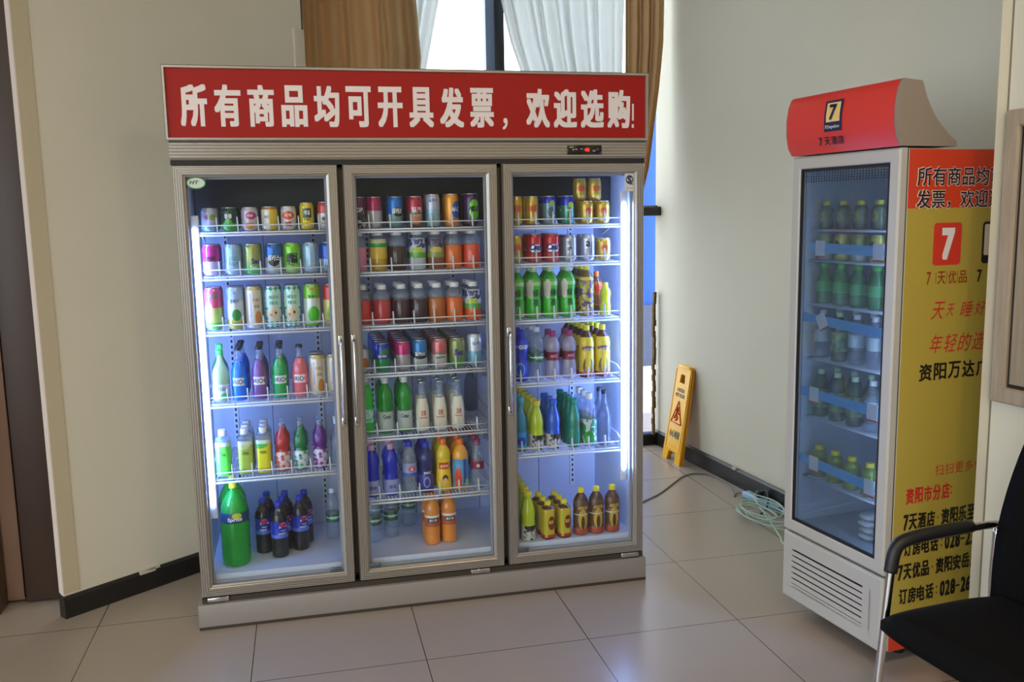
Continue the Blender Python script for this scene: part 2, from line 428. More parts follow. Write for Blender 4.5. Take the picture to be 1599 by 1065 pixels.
def cloth_mat():
    m = bpy.data.materials.new('tan_curtain_cloth'); m.use_nodes = True; nt = m.node_tree; N = nt.nodes; L = nt.links
    N.remove(N['Principled BSDF'])
    d = N.new('ShaderNodeBsdfDiffuse'); tl = N.new('ShaderNodeBsdfTranslucent'); d.inputs[0].default_value = (*lin((214, 190, 152)), 1); tl.inputs[0].default_value = (*lin((200, 166, 124)), 1)
    a = N.new('ShaderNodeMixShader'); a.inputs[0].default_value = .3; L.new(d.outputs[0], a.inputs[1]); L.new(tl.outputs[0], a.inputs[2]); L.new(a.outputs[0], N['Material Output'].inputs[0]); return m
M_curt = cloth_mat()
curtain('window_curtain', 'wide tan curtain hanging over the diagonal wall end behind the cooler', 'curtain',
        lerp_fn([(0, .50), (3.3, .50)]), lerp_fn([(0, 1.0), (1.5, .98), (2.4, 1.185), (3.3, 1.13)]), .06, 3.35, 1.88, 7, .035, M_curt, seed=4)
curtain('window_curtain', 'tan curtain gathered sideways against the right wall beside the wet-floor sign', 'curtain',
        lerp_fn([(0, 2.20), (1.2, 2.24), (1.5, 2.30), (2.0, 2.40), (2.4, 2.43), (3.3, 2.43)]),
        lerp_fn([(0, 2.38), (1.2, 2.36), (1.45, 2.44), (1.75, 2.585), (2.05, 2.625), (2.3, 2.66), (2.6, 2.69), (3.3, 2.70)]), .06, 3.35, 1.93, 7, .022, M_curt, seed=9)
def sheer_mat():
    m = bpy.data.materials.new('white_sheer_cloth'); m.use_nodes = True; nt = m.node_tree; N = nt.nodes; L = nt.links
    N.remove(N['Principled BSDF'])
    t = N.new('ShaderNodeBsdfTransparent'); d = N.new('ShaderNodeBsdfDiffuse'); tl = N.new('ShaderNodeBsdfTranslucent')
    d.inputs[0].default_value = (.8, .81, .80, 1); tl.inputs[0].default_value = (.62, .65, .64, 1)
    a = N.new('ShaderNodeMixShader'); a.inputs[0].default_value = .5; L.new(d.outputs[0], a.inputs[1]); L.new(tl.outputs[0], a.inputs[2])
    lw = N.new('ShaderNodeLayerWeight'); lw.inputs[0].default_value = .35
    mr = N.new('ShaderNodeMapRange'); L.new(lw.outputs['Facing'], mr.inputs[0]); mr.inputs[3].default_value = .78; mr.inputs[4].default_value = 1.0
    x = N.new('ShaderNodeMixShader'); L.new(mr.outputs[0], x.inputs[0]); L.new(t.outputs[0], x.inputs[1]); L.new(a.outputs[0], x.inputs[2])
    L.new(x.outputs[0], N['Material Output'].inputs[0]); return m
M_sheer = sheer_mat()
curtain('sheer_curtain', 'thin white sheer curtain drawn over the right half of the window', 'curtain',
        lerp_fn([(0, 2.12), (1.5, 2.16), (2.2, 1.86), (2.6, 1.72), (3.3, 1.56)]), lerp_fn([(0, 2.30), (1.4, 2.30), (2.0, 2.44), (3.3, 2.48)]), .06, 3.35, 2.0, 9, .03, M_sheer, th=.0005, seed=2)
curtain('sheer_curtain', 'narrow strip of white sheer beside the wide tan curtain', 'curtain',
        lerp_fn([(0, .9), (1.5, .9), (3.3, 1.05)]), lerp_fn([(0, 1.02), (1.5, 1.02), (2.4, 1.20), (3.0, 1.33), (3.3, 1.38)]), .06, 3.35, 2.0, 4, .02, M_sheer, th=.0005, seed=5)
rd = MB(); rd.tube([(.5, 1.94, 3.38), (2.72, 1.94, 3.38)], .014, 10)
tag(rd.build('curtain_rail', mat('rail_metal', (150, 130, 100), .35, .7)), 'metal curtain rail across the head of the window', 'curtain rail')

# =================================================================== BEVERAGE COOLER
M_alu = mat('warm_anodised_aluminium', (166, 161, 154), .28, .6)
M_alu_d = mat('dark_channel', (70, 64, 58), .5, .4)
M_plinth = mat('grey_painted_steel', (140, 134, 130), .42)
M_in = mat('cooler_liner', (206, 212, 232), .4)
M_shell = mat('cooler_shell', (176, 172, 164), .45)
M_chrome = mat('chrome', (205, 205, 208), .12, 1.0)
M_red = mat('red_vinyl', (158, 24, 18), .5, spec=.25)
M_signwhite = mat('sign_letter_white', (228, 220, 218), .5)
M_rubber = mat('black_rubber', (24, 24, 26), .6)
M_glass = see_through('door_glass', (190, 205, 220), .01, .0, (248, 251, 252), 1.27)
M_led = mat('led_tube', (255, 255, 255), .5, emit=(140, 174, 255), es=100)
M_wire = mat('white_coated_wire', (226, 228, 236), .35)
W, D, HB = 1.8, .60, 1.78
cooler = thing('beverage_cooler', 'wide three-door glass drinks cooler with red sign header and lit shelves', 'drinks cooler')
b = MB()
b.box(0, .02, .03, D, .10, HB); b.box(W-.02, W, .03, D, .10, HB); b.box(.02, W-.02, D-.03, D, .10, HB)
b.box(.02, W-.02, .03, D-.03, .10, .14); b.box(.02, W-.02, .03, D-.03, HB-.03, HB)
b.box(.02, W-.02, .12, D, HB, 2.02)
cab = b.build('cabinet', M_shell, cooler)
b = MB()   # pale liner: back with seams, sides, floor, ceiling
b.box(.02, .03, .045, D-.03, .14, HB-.03); b.box(W-.03, W-.02, .045, D-.03, .14, HB-.03)
b.box(.03, W-.03, D-.045, D-.03, .14, HB-.03); b.box(.03, W-.03, .045, D-.045, .14, .195)
b.box(.03, W-.03, .045, D-.045, HB-.05, HB-.03)
for sx in (.28, .60, .90, 1.20, 1.49): b.box(sx-.0015, sx+.0015, D-.0465, D-.045, .195, HB-.05, 1)
b.build('liner', [M_in, mat('seam_grey', (110, 114, 130), .6)], cab)
b = MB()   # hood across the top, its near-black colour painting in the unlit upper inside
b.rbox(.034, W-.034, .30, D-.047, 1.535, HB-.052, .01); b.build('top_shade_hood', mat('top_shade_dark', (20, 20, 22), .6), cab)
for sx in (.125, .49, .72, 1.10, 1.31, 1.655):   # slotted uprights
    b = MB(); b.box(sx-.011, sx+.011, D-.055, D-.045, .27, 1.53)
    for k in range(49): b.box(sx-.004, sx+.004, D-.0556, D-.0545, .285+k*.025, .298+k*.025, 1)
    b.build('slotted_upright', [M_wire, M_rubber], cab)
# frame behind the doors with two posts
for sx in (.597, 1.203):
    b = MB(); b.rbox(sx-.02, sx+.02, .03, .075, .14, HB-.03, .003); b.build('centre_post', [M_alu_d], cab)
b = MB(); b.frame(0, W, .118, 1.775, [(0, .03), (0, .045), (.03, .045), (.03, .03)]); b.build('front_frame', M_alu_d, cab)
# plinth
b = MB(); b.rbox(-.016, W+.01, -.017, D-.02, .006, .100, .005); b.box(-.014, W+.008, -.0185, -.016, .0, .012, 1)
for x0 in (.0, 1.70): b.box(x0+.005, x0+.08, -.008, .03, .1, .118, 1)
b.build('plinth', [M_plinth, M_alu_d], cooler)
b = MB(); b.box(.0, W, .0, .04, .1, .122); b.build('lower_rail', M_alu_d, cooler)
for x0 in (.02, 1.05, 1.70): b = MB(); b.rbox(x0, x0+.08, -.012, .01, .106, .125, .003); b.build('hinge', M_chrome, cooler)
# ribbed trim bar and its display
b = MB(); prof = [(.03, 1.777), (-.004, 1.777), (-.008, 1.781)]
nz = 5
for k in range(nz):
    z = 1.784+k*.0115; prof += [(-.009, z), (-.0135, z+.002), (-.0135, z+.0075), (-.009, z+.0095)]
prof += [(-.008, 1.841), (-.004, 1.845), (.03, 1.845)]
b.prism([(y, z) for y, z in prof], -.004, W+.004, 'x'); bar = b.build('trim_bar', M_alu, cooler)
b = MB(); b.rbox(1.475, 1.617, -.017, -.008, 1.793, 1.828, .002); disp = b.build('control_display', mat('display_black', (10, 10, 12), .15), cooler)
b = MB(); M_dred = mat('digit_red', (230, 30, 30), .4, emit=(255, 40, 30), es=2.2)
lettering(b, '48', (1.555, -.0176, 1.811), (1, 0, 0), (0, 0, 1), .02, .014, .02, 0)
b.build('digits', M_dred, disp)
b = MB(); lettering(b, '▲▼', (1.505, -.0176, 1.812), (1, 0, 0), (0, 0, 1), .022, .006)
lettering(b, '设置', (1.532, -.0176, 1.814), (1, 0, 0), (0, 0, 1), .011, .006)
lettering(b, '温度', (1.585, -.0176, 1.807), (1, 0, 0), (0, 0, 1), .014, .007)
lettering(b, '℃', (1.6, -.0176, 1.812), (1, 0, 0), (0, 0, 1), .008, .007)
b.build('symbols', mat('display_print', (190, 190, 190), .5), disp)
b = MB(); b.box(-.004, W+.004, .0, .03, 1.76, 1.777); b.build('upper_gap_seal', M_rubber, cooler)
# header sign
b = MB(); b.box(-.010, W+.010, -.006, .12, 1.846, 2.106)
b.frame(-.013, W+.013, 1.8455, 2.109, [(0, .0), (0, -.016), (.003, -.019), (.010, -.019), (.012, -.012), (.012, .0)], 1)
hd_ = b.build('header_sign', [M_shell, M_alu], cooler)
b = MB(); b.box(-.002, W+.002, -.0085, -.006, 1.857, 2.0975); b.build('sign_panel', M_red, hd_)
b = MB()
chars = '所有商品均可开具发票'
x0, x1 = .042, 1.185
pit = (x1-x0+.022)/len(chars)
for i, ch in enumerate(chars):
    lettering(b, ch, (x0+pit*(i+.5)-.011, -.0092, 1.9695), (1, 0, 0), (0, 0, 1), pit-.024, .148, .034)
lettering(b, '，', (1.228, -.0092, 1.91), (1, 0, 0), (0, 0, 1), .020, .044, .03)
for i, ch in enumerate('欢迎选购'):
    lettering(b, ch, (1.36+.1105*i, -.0092, 1.9695), (1, 0, 0), (0, 0, 1), .095, .148, .034)
b.box(1.747, 1.754, -.0096, -.0085, 1.925, 1.99); b.box(1.746, 1.754, -.0096, -.0085, 1.897, 1.911)
b.build('lettering', M_signwhite, hd_)
# LED strips
for lx, z0, z1 in ((.058, .47, 1.53), (1.733, .48, 1.60)):
    b = MB(); b.rbox(lx-.016, lx+.016, .046, .056, z0-.05, z1+.05, .003); st = b.build('light_channel', M_wire, cab)
    b = MB(); b.tube([(lx, .050, z0), (lx, .050, z1)], .0105, 12); b.build('led_strip', M_led, st)
# doors
DOORS = [(0.0, .583, 'r'), (.602, 1.193, 'l'), (1.213, W, 'l')]
Z0, Z1 = .127, 1.76
def door(x0, x1, hs):
    n = 4; pr = [(0, .026), (0, .0), (.002, -.006)]
    for k in range(n):
        t = .003+k*.0082; pr += [(t, -.0085), (t+.001, -.0125), (t+.005, -.0125), (t+.006, -.0085)]
    pr += [(.036, -.007), (.036, .002), (.042, .004), (.042, .026)]
    b = MB(); b.frame(x0, x1, Z0, Z1, pr); d = b.build('door', M_alu, cooler)
    b = MB(); b.frame(x0+.03, x1-.03, Z0+.03, Z1-.03, [(0, .0262), (0, .030), (.02, .030), (.02, .0262)]); b.build('gasket', mat('gasket_grey', (150, 152, 165), .5), d)
    b = MB(); b.box(x0+.038, x1-.038, .008, .012, Z0+.038, Z1-.038); b.build('glass', M_glass, d)
    b = MB(); hx = x1-.016 if hs == 'r' else x0+.014
    b.tube([(hx, -.011, 1.10), (hx, -.03, 1.10), (hx, -.036, 1.09), (hx, -.036, .79), (hx, -.03, .78), (hx, -.011, .78)], .0055, 10)
    for z in (1.10, .78): b.rbox(hx-.009, hx+.009, -.018, -.009, z-.02, z+.02, .003)
    b.build('handle', M_chrome, d)
    # lower glass clamp
    cx = x1-.075 if hs == 'r' else x0+.062
    b = MB(); b.rbox(cx-.022, cx+.022, .001, .008, Z0+.045, Z0+.064, .002); b.build('glass_clamp', mat('clamp_grey', (96, 108, 122), .3, .6), d)
    return d
doors = [door(*a) for a in DOORS]
def oval(mb, cx, cz, rx, rz, y, mi=0, n=28, th=.0006):
    mb.prism([(cx+rx*cs(2*PI*k/n), cz+rz*sn(2*PI*k/n)) for k in range(n)], y, y+th, 'y', mi)
b = MB(); oval(b, .078, 1.697, .034, .022, .0065, 0); oval(b, .078, 1.697, .030, .018, .0062, 1)
lettering(b, 'HT', (.072, .0058, 1.699), (1, 0, 0), (0, 0, 1), .03, .013, .04, 2, shear=.3)
b.build('oval_sticker', [mat('sticker_green', (60, 140, 100), .5), mat('sticker_pale', (206, 222, 204), .5), mat('sticker_darkgreen', (20, 96, 66), .5)], doors[0])
b = MB(); b.box(1.722, 1.762, .0063, .0070, 1.648, 1.722, 0)
b.tube([(1.742+.014*cs(a*PI/12), .0062, 1.694+.016*sn(a*PI/12)) for a in range(24)], .0022, 6, 1, True)
lettering(b, 'S', (1.742, .0055, 1.694), (1, 0, 0), (0, 0, 1), .017, .026, .05, 1)
b.box(1.744, 1.757, .0058, .0063, 1.674, 1.678, 1)
lettering(b, '生产许可', (1.742, .0055, 1.660), (1, 0, 0), (0, 0, 1), .026, .006, 0, 1)
b.build('quality_sticker', [mat('sticker_white', (214, 214, 206), .5), mat('sticker_navy', (22, 46, 84), .5)], doors[2])

# shelves
def shelf(xa, xb, z, ncol, side=False):
    b = MB(); ya, yb = .052, (D-.06 if z < 1.5 else .285); zz = z-.0045
    b.tube([(xa, ya, zz), (xb, ya, zz), (xb, yb, zz), (xa, yb, zz)], .0032, 6, 0, True)
    for y in ((.22, .38) if z < 1.5 else (.17,)): b.tube([(xa, y, zz-.004), (xb, y, zz-.004)], .0025, 6)
    n = int((xb-xa)/.0145)
    for i in range(1, n):
        x = xa+(xb-xa)*i/n; b.tube([(x, ya-.002, zz+.002), (x, yb, zz+.002)], .0013, 4)
    s_ = b.build('shelf', M_wire, cooler)
    b = MB()   # front rail with divider hooks
    b.tube([(xa, ya, z+.022), (xb, ya, z+.022)], .0026, 6)
    b.tube([(xa+.012, ya-.008, z-.014), (xb-.012, ya-.008, z-.014), ], .0042, 6)
    for e in (xa, xb): b.tube([(e, ya, zz), (e, ya-.006, z-.014)], .003, 6)
    for i in range(ncol+1):
        x = xa+(xb-xa)*i/ncol
        b.tube([(x, ya, z-.004), (x-.002, ya, z+.046), (x-.002, ya+.004, z+.052), (x-.002, ya+.010, z+.050), (x, ya+.013, z+.004)], .0026, 6)
    if side:
        for e in (xa, xb): b.tube([(e, ya, z+.022), (e, ya+.06, z+.045), (e, yb, z+.05)], .0026, 6); 
    b.build('front_rail', M_wire, s_)
    for e in (xa, xb):
        b = MB(); s = 1 if e == xa else -1
        b.prism([(yb-.002, z-.010), (yb-.002, z-.05), (yb-.04, z-.04), (.16, z-.014), (.16, z-.010)], e+s*.004, e+s*.007, 'x')
        b.build('bracket', M_wire, s_)
SH = {'L': (.064, .583, [1.52, 1.355, 1.147, .87, .575]), 'M': (.617, 1.185, [1.52, 1.353, 1.142, .953, .697, .437]), 'R': (1.218, 1.726, [1.52, 1.367, 1.137, .876, .578])}
for k, (xa, xb, zs) in SH.items():
    for i, z in enumerate(zs): shelf(xa, xb, z, 7, side=(i >= 3))

# =================================================================== DRINKS
M_tin = mat('bright_tin', (190, 190, 196), .28, .9)
M_lblw = mat('print_white', (236, 236, 238), .4)
def ink(c): return mat('print_%d_%d_%d' % c, c, .4)
CLEAR = see_through('clear_plastic', (208, 218, 232), .16, .08, (236, 242, 250))
def plastic(name, c, a=.6): return see_through(name, c, a, .08, tuple(int(160+.37*v) for v in c))
def liquid(name, c): return see_through(name, c, .72, .06, c)

def texts_part(parent, texts, r):
    if not texts: return
    b = MB(); ms = []
    for t in texts:
        s, z, wd, ht, c = t[:5]; bold = t[5] if len(t) > 5 else .02; xo = t[6] if len(t) > 6 else 0; sh = t[7] if len(t) > 7 else 0
        m = ink(c)
        if m not in ms: ms.append(m)
        q = MB(); lettering(q, s, (0, 0, z), (1, 0, 0), (0, 0, 1), wd, ht, bold, 0, bend=r+.0006, shear=sh)
        a = xo/r
        vs = [(v[0]*cs(a)-v[1]*sn(a), v[0]*sn(a)+v[1]*cs(a), v[2]) for v in q.v]
        b.add(vs, q.f, ms.index(m))
    b.build('lettering', ms, parent)

def can(name, h, r, m, texts=()):
    t = thing(name, '', 'can')
    b = MB(); b.lathe([(r*.74, .0), (r*.80, .001), (r*.97, .009), (r, .014), (r, h-.016), (r*.97, h-.011), (r*.86, h-.004), (r*.85, h-.002)], 24)
    bd = b.build('body', m, t)
    b = MB(); b.lathe([(r*.86, h-.003), (r*.88, h-.0005), (r*.86, h), (r*.82, h-.0005), (r*.80, h-.004), (.001, h-.0042)], 24, cap=False)
    b.rbox(-.006, .006, -.014, .004, h-.004, h-.0025, .0006); b.build('lid', M_tin, t)
    texts_part(bd, texts, r)
    return t
SHAPES = {   # (radius share, height share) up to the neck; last = neck radius for the cap
 'long': [(.88, 0), (.97, .01), (1, .03), (1, .50), (.97, .56), (.82, .64), (.58, .71), (.42, .77), (.36, .82), (.34, .93), (.38, .94), (.38, .955)],
 'pet': [(.80, 0), (.95, .015), (1, .04), (1, .16), (.95, .19), (1, .22), (1, .50), (.95, .54), (1, .58), (1, .66), (.92, .74), (.70, .82), (.46, .87), (.40, .89), (.40, .93)],
 'waist': [(.84, 0), (.96, .015), (1, .04), (1, .30), (.90, .40), (.86, .48), (.92, .56), (1, .64), (.99, .70), (.86, .78), (.58, .85), (.42, .88), (.40, .93)],
 'jar': [(.88, 0), (.97, .012), (1, .03), (1, .56), (.95, .585), (.95, .60), (1, .625), (1, .68), (.95, .74), (.80, .80), (.56, .845), (.50, .86), (.50, .90)],
 'milk': [(.93, 0), (1, .015), (1, .05), (1, .40), (.94, .50), (.76, .62), (.56, .74), (.45, .83), (.42, .90), (.48, .92), (.48, .96)],
 'square': [(.90, 0), (.93, .01), (.93, .03), (.90, .30), (.93, .66), (.93, .78), (.82, .83), (.55, .865), (.5, .88), (.5, .90)],
 'bell': [(.86, 0), (.98, .015), (1, .04), (1, .30), (.95, .36), (.93, .44), (.97, .52), (.94, .60), (.80, .70), (.58, .80), (.44, .87), (.48, .89), (.48, .94)],
 'big': [(.55, 0), (.80, .008), (.94, .03), (1, .07), (1, .20), (.96, .23), (1, .26), (1, .52), (.96, .545), (1, .57), (1, .64), (.93, .72), (.76, .80), (.50, .87), (.30, .91), (.25, .92), (.25, .95)],
 'fancy': [(.86, 0), (.97, .015), (1, .04), (1, .38), (.80, .43), (.80, .46), (.96, .50), (1, .56), (.96, .66), (.74, .72), (.60, .75), (.56, .80), (.40, .84), (.40, .88)],
}
def bottle(name, shape, h, r, bm_, cm, cap=(.38, .07), fill=None, fm=None, label=None, lm=None, texts=(), cat='bottle', seg=20):
    """fill = height share up to which the drink shows with material fm; label = (z0, z1) shares"""
    t = thing(name, '', cat)
    pr = SHAPES[shape]; P = [(a*r, z*h) for a, z in pr]
    if fill:
        Q = []
        for (r0_, z0_), (r1_, z1_) in zip(P, P[1:]):
            Q.append((r0_, z0_))
            if z0_ < fill*h < z1_: k = (fill*h-z0_)/(z1_-z0_); Q.append((r0_+(r1_-r0_)*k, fill*h))
        Q.append(P[-1]); P = Q
    b = MB(); sq = 3 if shape == 'square' else 0
    b.lathe(P, seg, sq=sq, mfun=(lambda z: 0 if z > fill*h-1e-5 else 1) if fill else None)
    bd = b.build('body', [bm_, fm] if fill else [bm_], t)
    cr, ch = cap[0]*r, cap[1]*h
    b = MB(); b.lathe([(cr, h-ch), (cr*1.02, h-ch*.9), (cr*1.02, h-.0015), (cr*.9, h)], 16)
    if ch > .009: b.lathe([(cr*1.12, h-ch-.0015), (cr*1.12, h-ch+.001)], 16)
    b.build('cap', cm, t)
    if label:
        def rad(z):
            for (r0_, z0_), (r1_, z1_) in zip(P, P[1:]):
                if z <= z1_: return r0_+(r1_-r0_)*max(0, (z-z0_)/max(1e-6, z1_-z0_))
            return P[-1][0]
        zs = sorted({label[0]*h, label[1]*h} | {z for _, z in P if label[0]*h < z < label[1]*h})
        b = MB(); b.lathe([(rad(z)+.0006, z) for z in zs], seg, cap=False, sq=sq); lb = b.build('label', lm, t)
        texts_part(lb, texts, r+.0004)
    else: texts_part(bd, texts, r)
    return t
def dup(root, loc, label, group, rotz=0):
    r = root.copy(); COL.objects.link(r); r.location = loc; r.rotation_euler = (0, 0, rotz); r['label'] = label; r['group'] = group
    for ch in list(root.children):
        c = ch.copy(); COL.objects.link(c); c.parent = r
        for g in ch.children:
            d = g.copy(); COL.objects.link(d); d.parent = c
    return r

WHITE, BLK = (238, 238, 240), (20, 22, 26)
cw = mat('cap_white', (226, 228, 234), .4); cy_ = mat('cap_yellow', (222, 206, 40), .4); cb_ = mat('cap_blue', (36, 50, 190), .4)
cg = mat('cap_green', (70, 190, 80), .4); co = mat('cap_orange', (240, 120, 40), .4); cm_ = mat('cap_magenta', (150, 30, 96), .4)
cp = mat('cap_pink', (226, 170, 200), .4); ck = mat('cap_black', (30, 30, 34), .4); cpg = mat('cap_pale_green', (196, 226, 190), .4)
ccy = mat('cap_cyan', (40, 170, 200), .4)
K = {}
# ---- left door
K['pearcan'] = lambda: can('juice_can', .086, .031, printed('p_pearcan', (178, 184, 202), [('ell', .012, .052, .012, .012, (150, 158, 60)), ('band', 0, .018, (120, 140, 130))], .3, .3), [('배', .052, .014, .018, (170, 60, 110), .03, -.012)])
K['aloecan'] = lambda: can('juice_can', .088, .032, printed('p_aloecan', (18, 62, 44), [('band', 0, .03, (60, 150, 50)), ('ell', 0, .03, .014, .016, (90, 170, 60))], .3, .2), [('봉봉', .055, .028, .018, WHITE, .04)])
K['peachcan'] = lambda: can('juice_can', .088, .031, printed('p_peachcan', (196, 188, 196), [('ell', .008, .056, .019, .014, (186, 40, 110)), ('ell', .004, .018, .018, .013, (220, 140, 60))], .3, .2), [('사랑', .056, .022, .011, WHITE, .02, .006)])
K['pinecan'] = lambda: can('juice_can', .089, .031, printed('p_pinecan', (214, 206, 190), [('box', .016, .04, .018, .05, (220, 190, 50)), ('band', .078, .09, (190, 120, 50))], .3, .2), [('파인', .05, .02, .012, (90, 90, 60), .02, -.014)])
K['ricecan'] = lambda: can('juice_can', .089, .029, printed('p_ricecan', (206, 200, 206), [('ell', 0, .055, .022, .016, (210, 70, 40)), ('box', 0, .022, .012, .009, (190, 70, 50))], .3, .2), [('식혜', .055, .026, .014, (250, 220, 180), .02)])
K['plumcan'] = lambda: can('juice_can', .102, .027, printed('p_plumcan', (222, 200, 50), [('box', 0, .062, .016, .018, (24, 66, 50)), ('ell', 0, .025, .015, .014, (246, 214, 40))], .3, .2), [('매실', .064, .022, .018, WHITE, .03), ('매실', .038, .022, .008, (30, 50, 30), .02)])
K['redwcan'] = lambda: can('juice_can', .104, .029, printed('p_redwcan', (200, 60, 60), [('band', 0, .06, (206, 200, 200))], .3, .2), [('酸梅', .04, .026, .014, (90, 40, 40), .02)])
def soda(nm, top, bot, split, blot, bc, txt=None, h=.115):
    sh = [('band', 0, split, bot)]
    if blot: sh += [('ell', 0, .05, .021, .022, blot)]
    return can('soda_can', h, .0325, printed('p_'+nm, top, sh, .28, .35), txt or [])
K['magcan'] = lambda: soda('magcan', (176, 30, 120), (196, 176, 196), .052, None, 0, [('썬키', .062, .036, .02, BLK, .05), ('썬키', .062, .034, .018, WHITE, .0)])
K['palebluecan'] = lambda: soda('palebluecan', (150, 186, 214), (168, 198, 222), .05, None, 0, [('COCO', .062, .03, .014, (30, 120, 130), .0), ('PALM', .042, .034, .014, (30, 120, 130), .0)])
K['olivecan'] = lambda: soda('olivecan', (150, 158, 80), (90, 190, 90), .035, None, 0, [('Sac', .05, .034, .02, (50, 40, 130), .04, .01), ('Sac', .028, .026, .012, WHITE, .02)])
K['bluesplat'] = lambda: soda('bluesplat', (30, 100, 180), (186, 196, 206), .062, (30, 34, 44), 0, [('밀키스', .06, .044, .022, WHITE, .03, 0, .2)])
K['limesplat'] = lambda: soda('limesplat', (120, 196, 40), (160, 206, 120), .03, (22, 40, 22), 0, [('레몬', .066, .044, .024, BLK, .05, 0, .2), ('레몬', .067, .040, .02, WHITE, .0, 0, .2), ('Lime', .036, .034, .016, (140, 210, 60), .02)])
K['mistcan'] = lambda: soda('mistcan', (150, 180, 208), (166, 190, 214), .04, None, 0)
K['bluecan'] = lambda: soda('bluecan', (20, 80, 180), (150, 180, 210), .05, None, 0)
T = .161
K['guavacan'] = lambda: can('juice_can', T, .032, printed('p_guava', (206, 70, 100), [('band', 0, .085, (176, 200, 90)), ('band', .0, .03, (120, 180, 70)), ('ell', -.012, .07, .016, .04, (230, 150, 120))], .3, .2), [('C.P.J', .128, .04, .02, (20, 130, 90), .05, 0, .2)])
K['coconutcan'] = lambda: can('juice_can', T, .032, printed('p_coconut', (156, 186, 220), [('band', 0, .11, (206, 210, 218)), ('band', 0, .04, (180, 170, 70)), ('ell', .006, .055, .017, .022, (40, 140, 50))], .3, .2), [('荔枝汁', .108, .036, .014, (40, 60, 80), .02), ('大', .14, .01, .01, (180, 60, 80), .02)])
K['creamcan'] = lambda: can('juice_can', T, .032, printed('p_creamcan', (214, 206, 186), [('ell', .014, .04, .012, .028, (206, 130, 60)), ('band', .146, .16, (200, 180, 120)), ('box', -.012, .09, .003, .045, (176, 160, 190))], .3, .2), [('芒果汁', .11, .034, .012, (190, 120, 70), .02, .01), ('果粒', .085, .022, .012, (190, 120, 70), .02, .01)])
K['checkcan'] = lambda: can('juice_can', T, .032, printed('p_checkcan', (196, 220, 210), [('check', 75, (40, 150, 130)), ('box', 0, .108, .03, .03, (186, 222, 208)), ('ell', 0, .055, .028, .032, (206, 210, 190)), ('ell', -.003, .055, .015, .018, (214, 190, 150)), ('ell', .006, .058, .004, .005, (20, 20, 20)), ('ell', -.012, .05, .005, .006, (214, 120, 60))], .3, .1), [('绿豆沙', .118, .036, .014, (40, 150, 120), .02), ('绿豆', .096, .034, .014, (40, 150, 120), .02)])
K['limecan'] = lambda: can('juice_can', .163, .033, printed('p_limecan', (130, 200, 60), [('band', .0, .108, (212, 220, 214)), ('ell', .002, .046, .022, .032, (80, 190, 40)), ('band', 0, .012, (120, 190, 60))], .3, .2), [('青檸汁', .115, .04, .014, (60, 120, 70), .02), ('青檸', .143, .024, .01, (230, 120, 60), .02)])
K['redjuice'] = lambda: can('juice_can', T, .032, printed('p_redjuice', (200, 50, 50), [('band', 0, .1, (206, 190, 110)), ('ell', 0, .05, .02, .03, (110, 180, 70))], .3, .2))
rio_l = {'blue': (16, 140, 246), 'purple': (140, 88, 164), 'green': (44, 190, 100), 'pink': (244, 120, 130)}
def rio(c): return lambda: bottle('cocktail_bottle', 'long', .205, .030, CLEAR, ck, (.42, .05), .74, liquid('rio_'+c, rio_l[c]), (.27, .45), printed('rio_label_'+c, rio_l[c], [('box', 0, .0735, .021, .0150, (232, 232, 238)), ('ell', -.021, .0735, .004, .008, rio_l[c]), ('ell', .021, .0735, .004, .008, rio_l[c])]), [('RIO', .0735, .033, .019, (30, 34, 90), .012)])
for c in rio_l: K['rio_'+c] = rio(c)
K['soju'] = lambda: bottle('soju_bottle', 'long', .198, .032, see_through('soju_glass', (206, 220, 176), .5, .05, (226, 236, 206)), cg, (.40, .09), label=(.05, .34), lm=printed('p_soju', (214, 224, 214), [('ell', .012, .02, .016, .014, (90, 190, 90))]), texts=[('이슬', .05, .032, .016, (40, 70, 50), .02)])
K['soju_green'] = lambda: bottle('soju_bottle', 'long', .21, .032, plastic('green_glass', (30, 130, 60), .6), cg, (.40, .09))
def juice(nm, liq, leaf): return lambda: bottle('juice_bottle', 'square', .18, .030, CLEAR, cw, (.52, .12), .62, liquid('juice_'+nm, liq), (.12, .74), printed('p_j_'+nm, liq, [('ell', -.012, .125, .034, .026, leaf), ('band', .118, .2, (214, 226, 206))], .3), [('100%', .085, .026, .012, (70, 110, 50), .02)])
K['juice_green'] = juice('green', (90, 220, 60), (110, 200, 80)); K['juice_lime'] = juice('lime', (176, 196, 70), (206, 214, 140)); K['juice_yellow'] = juice('yellow', (226, 214, 20), (70, 180, 60))
def fancy(nm, top, body, bl): return lambda: bottle('milk_drink_bottle', 'fancy', .196, .0285, plastic('fz_'+nm, top, .75), CLEAR, (.42, .14), None, None, (.03, .40), printed('p_f_'+nm, body, [('blot', 70, .52, 0, .2, bl)], .3), [('乳', .055, .016, .018, top, .03)])
K['fancy_red'] = fancy('red', (206, 50, 50), (210, 190, 186), (200, 90, 70)); K['fancy_green'] = fancy('green', (20, 130, 70), (206, 212, 216), (70, 160, 130)); K['fancy_purple'] = fancy('purple', (110, 40, 150), (206, 196, 216), (130, 60, 140))
K['clearsoda'] = lambda: bottle('clear_bottle', 'long', .19, .028, CLEAR, cw, (.42, .08))
K['sprite'] = lambda: bottle('large_soda_bottle', 'big', .335, .0555, see_through('bigsoda_green', (20, 190, 60), .42, .06, (90, 240, 130)), cy_, (.27, .055), label=(.545, .665), lm=printed('p_sprite', (24, 60, 110), [('ell', .012, .212, .018, .012, (206, 214, 40))]), texts=[('Sprite', .197, .058, .02, WHITE, .03, .004, .15)], seg=32)
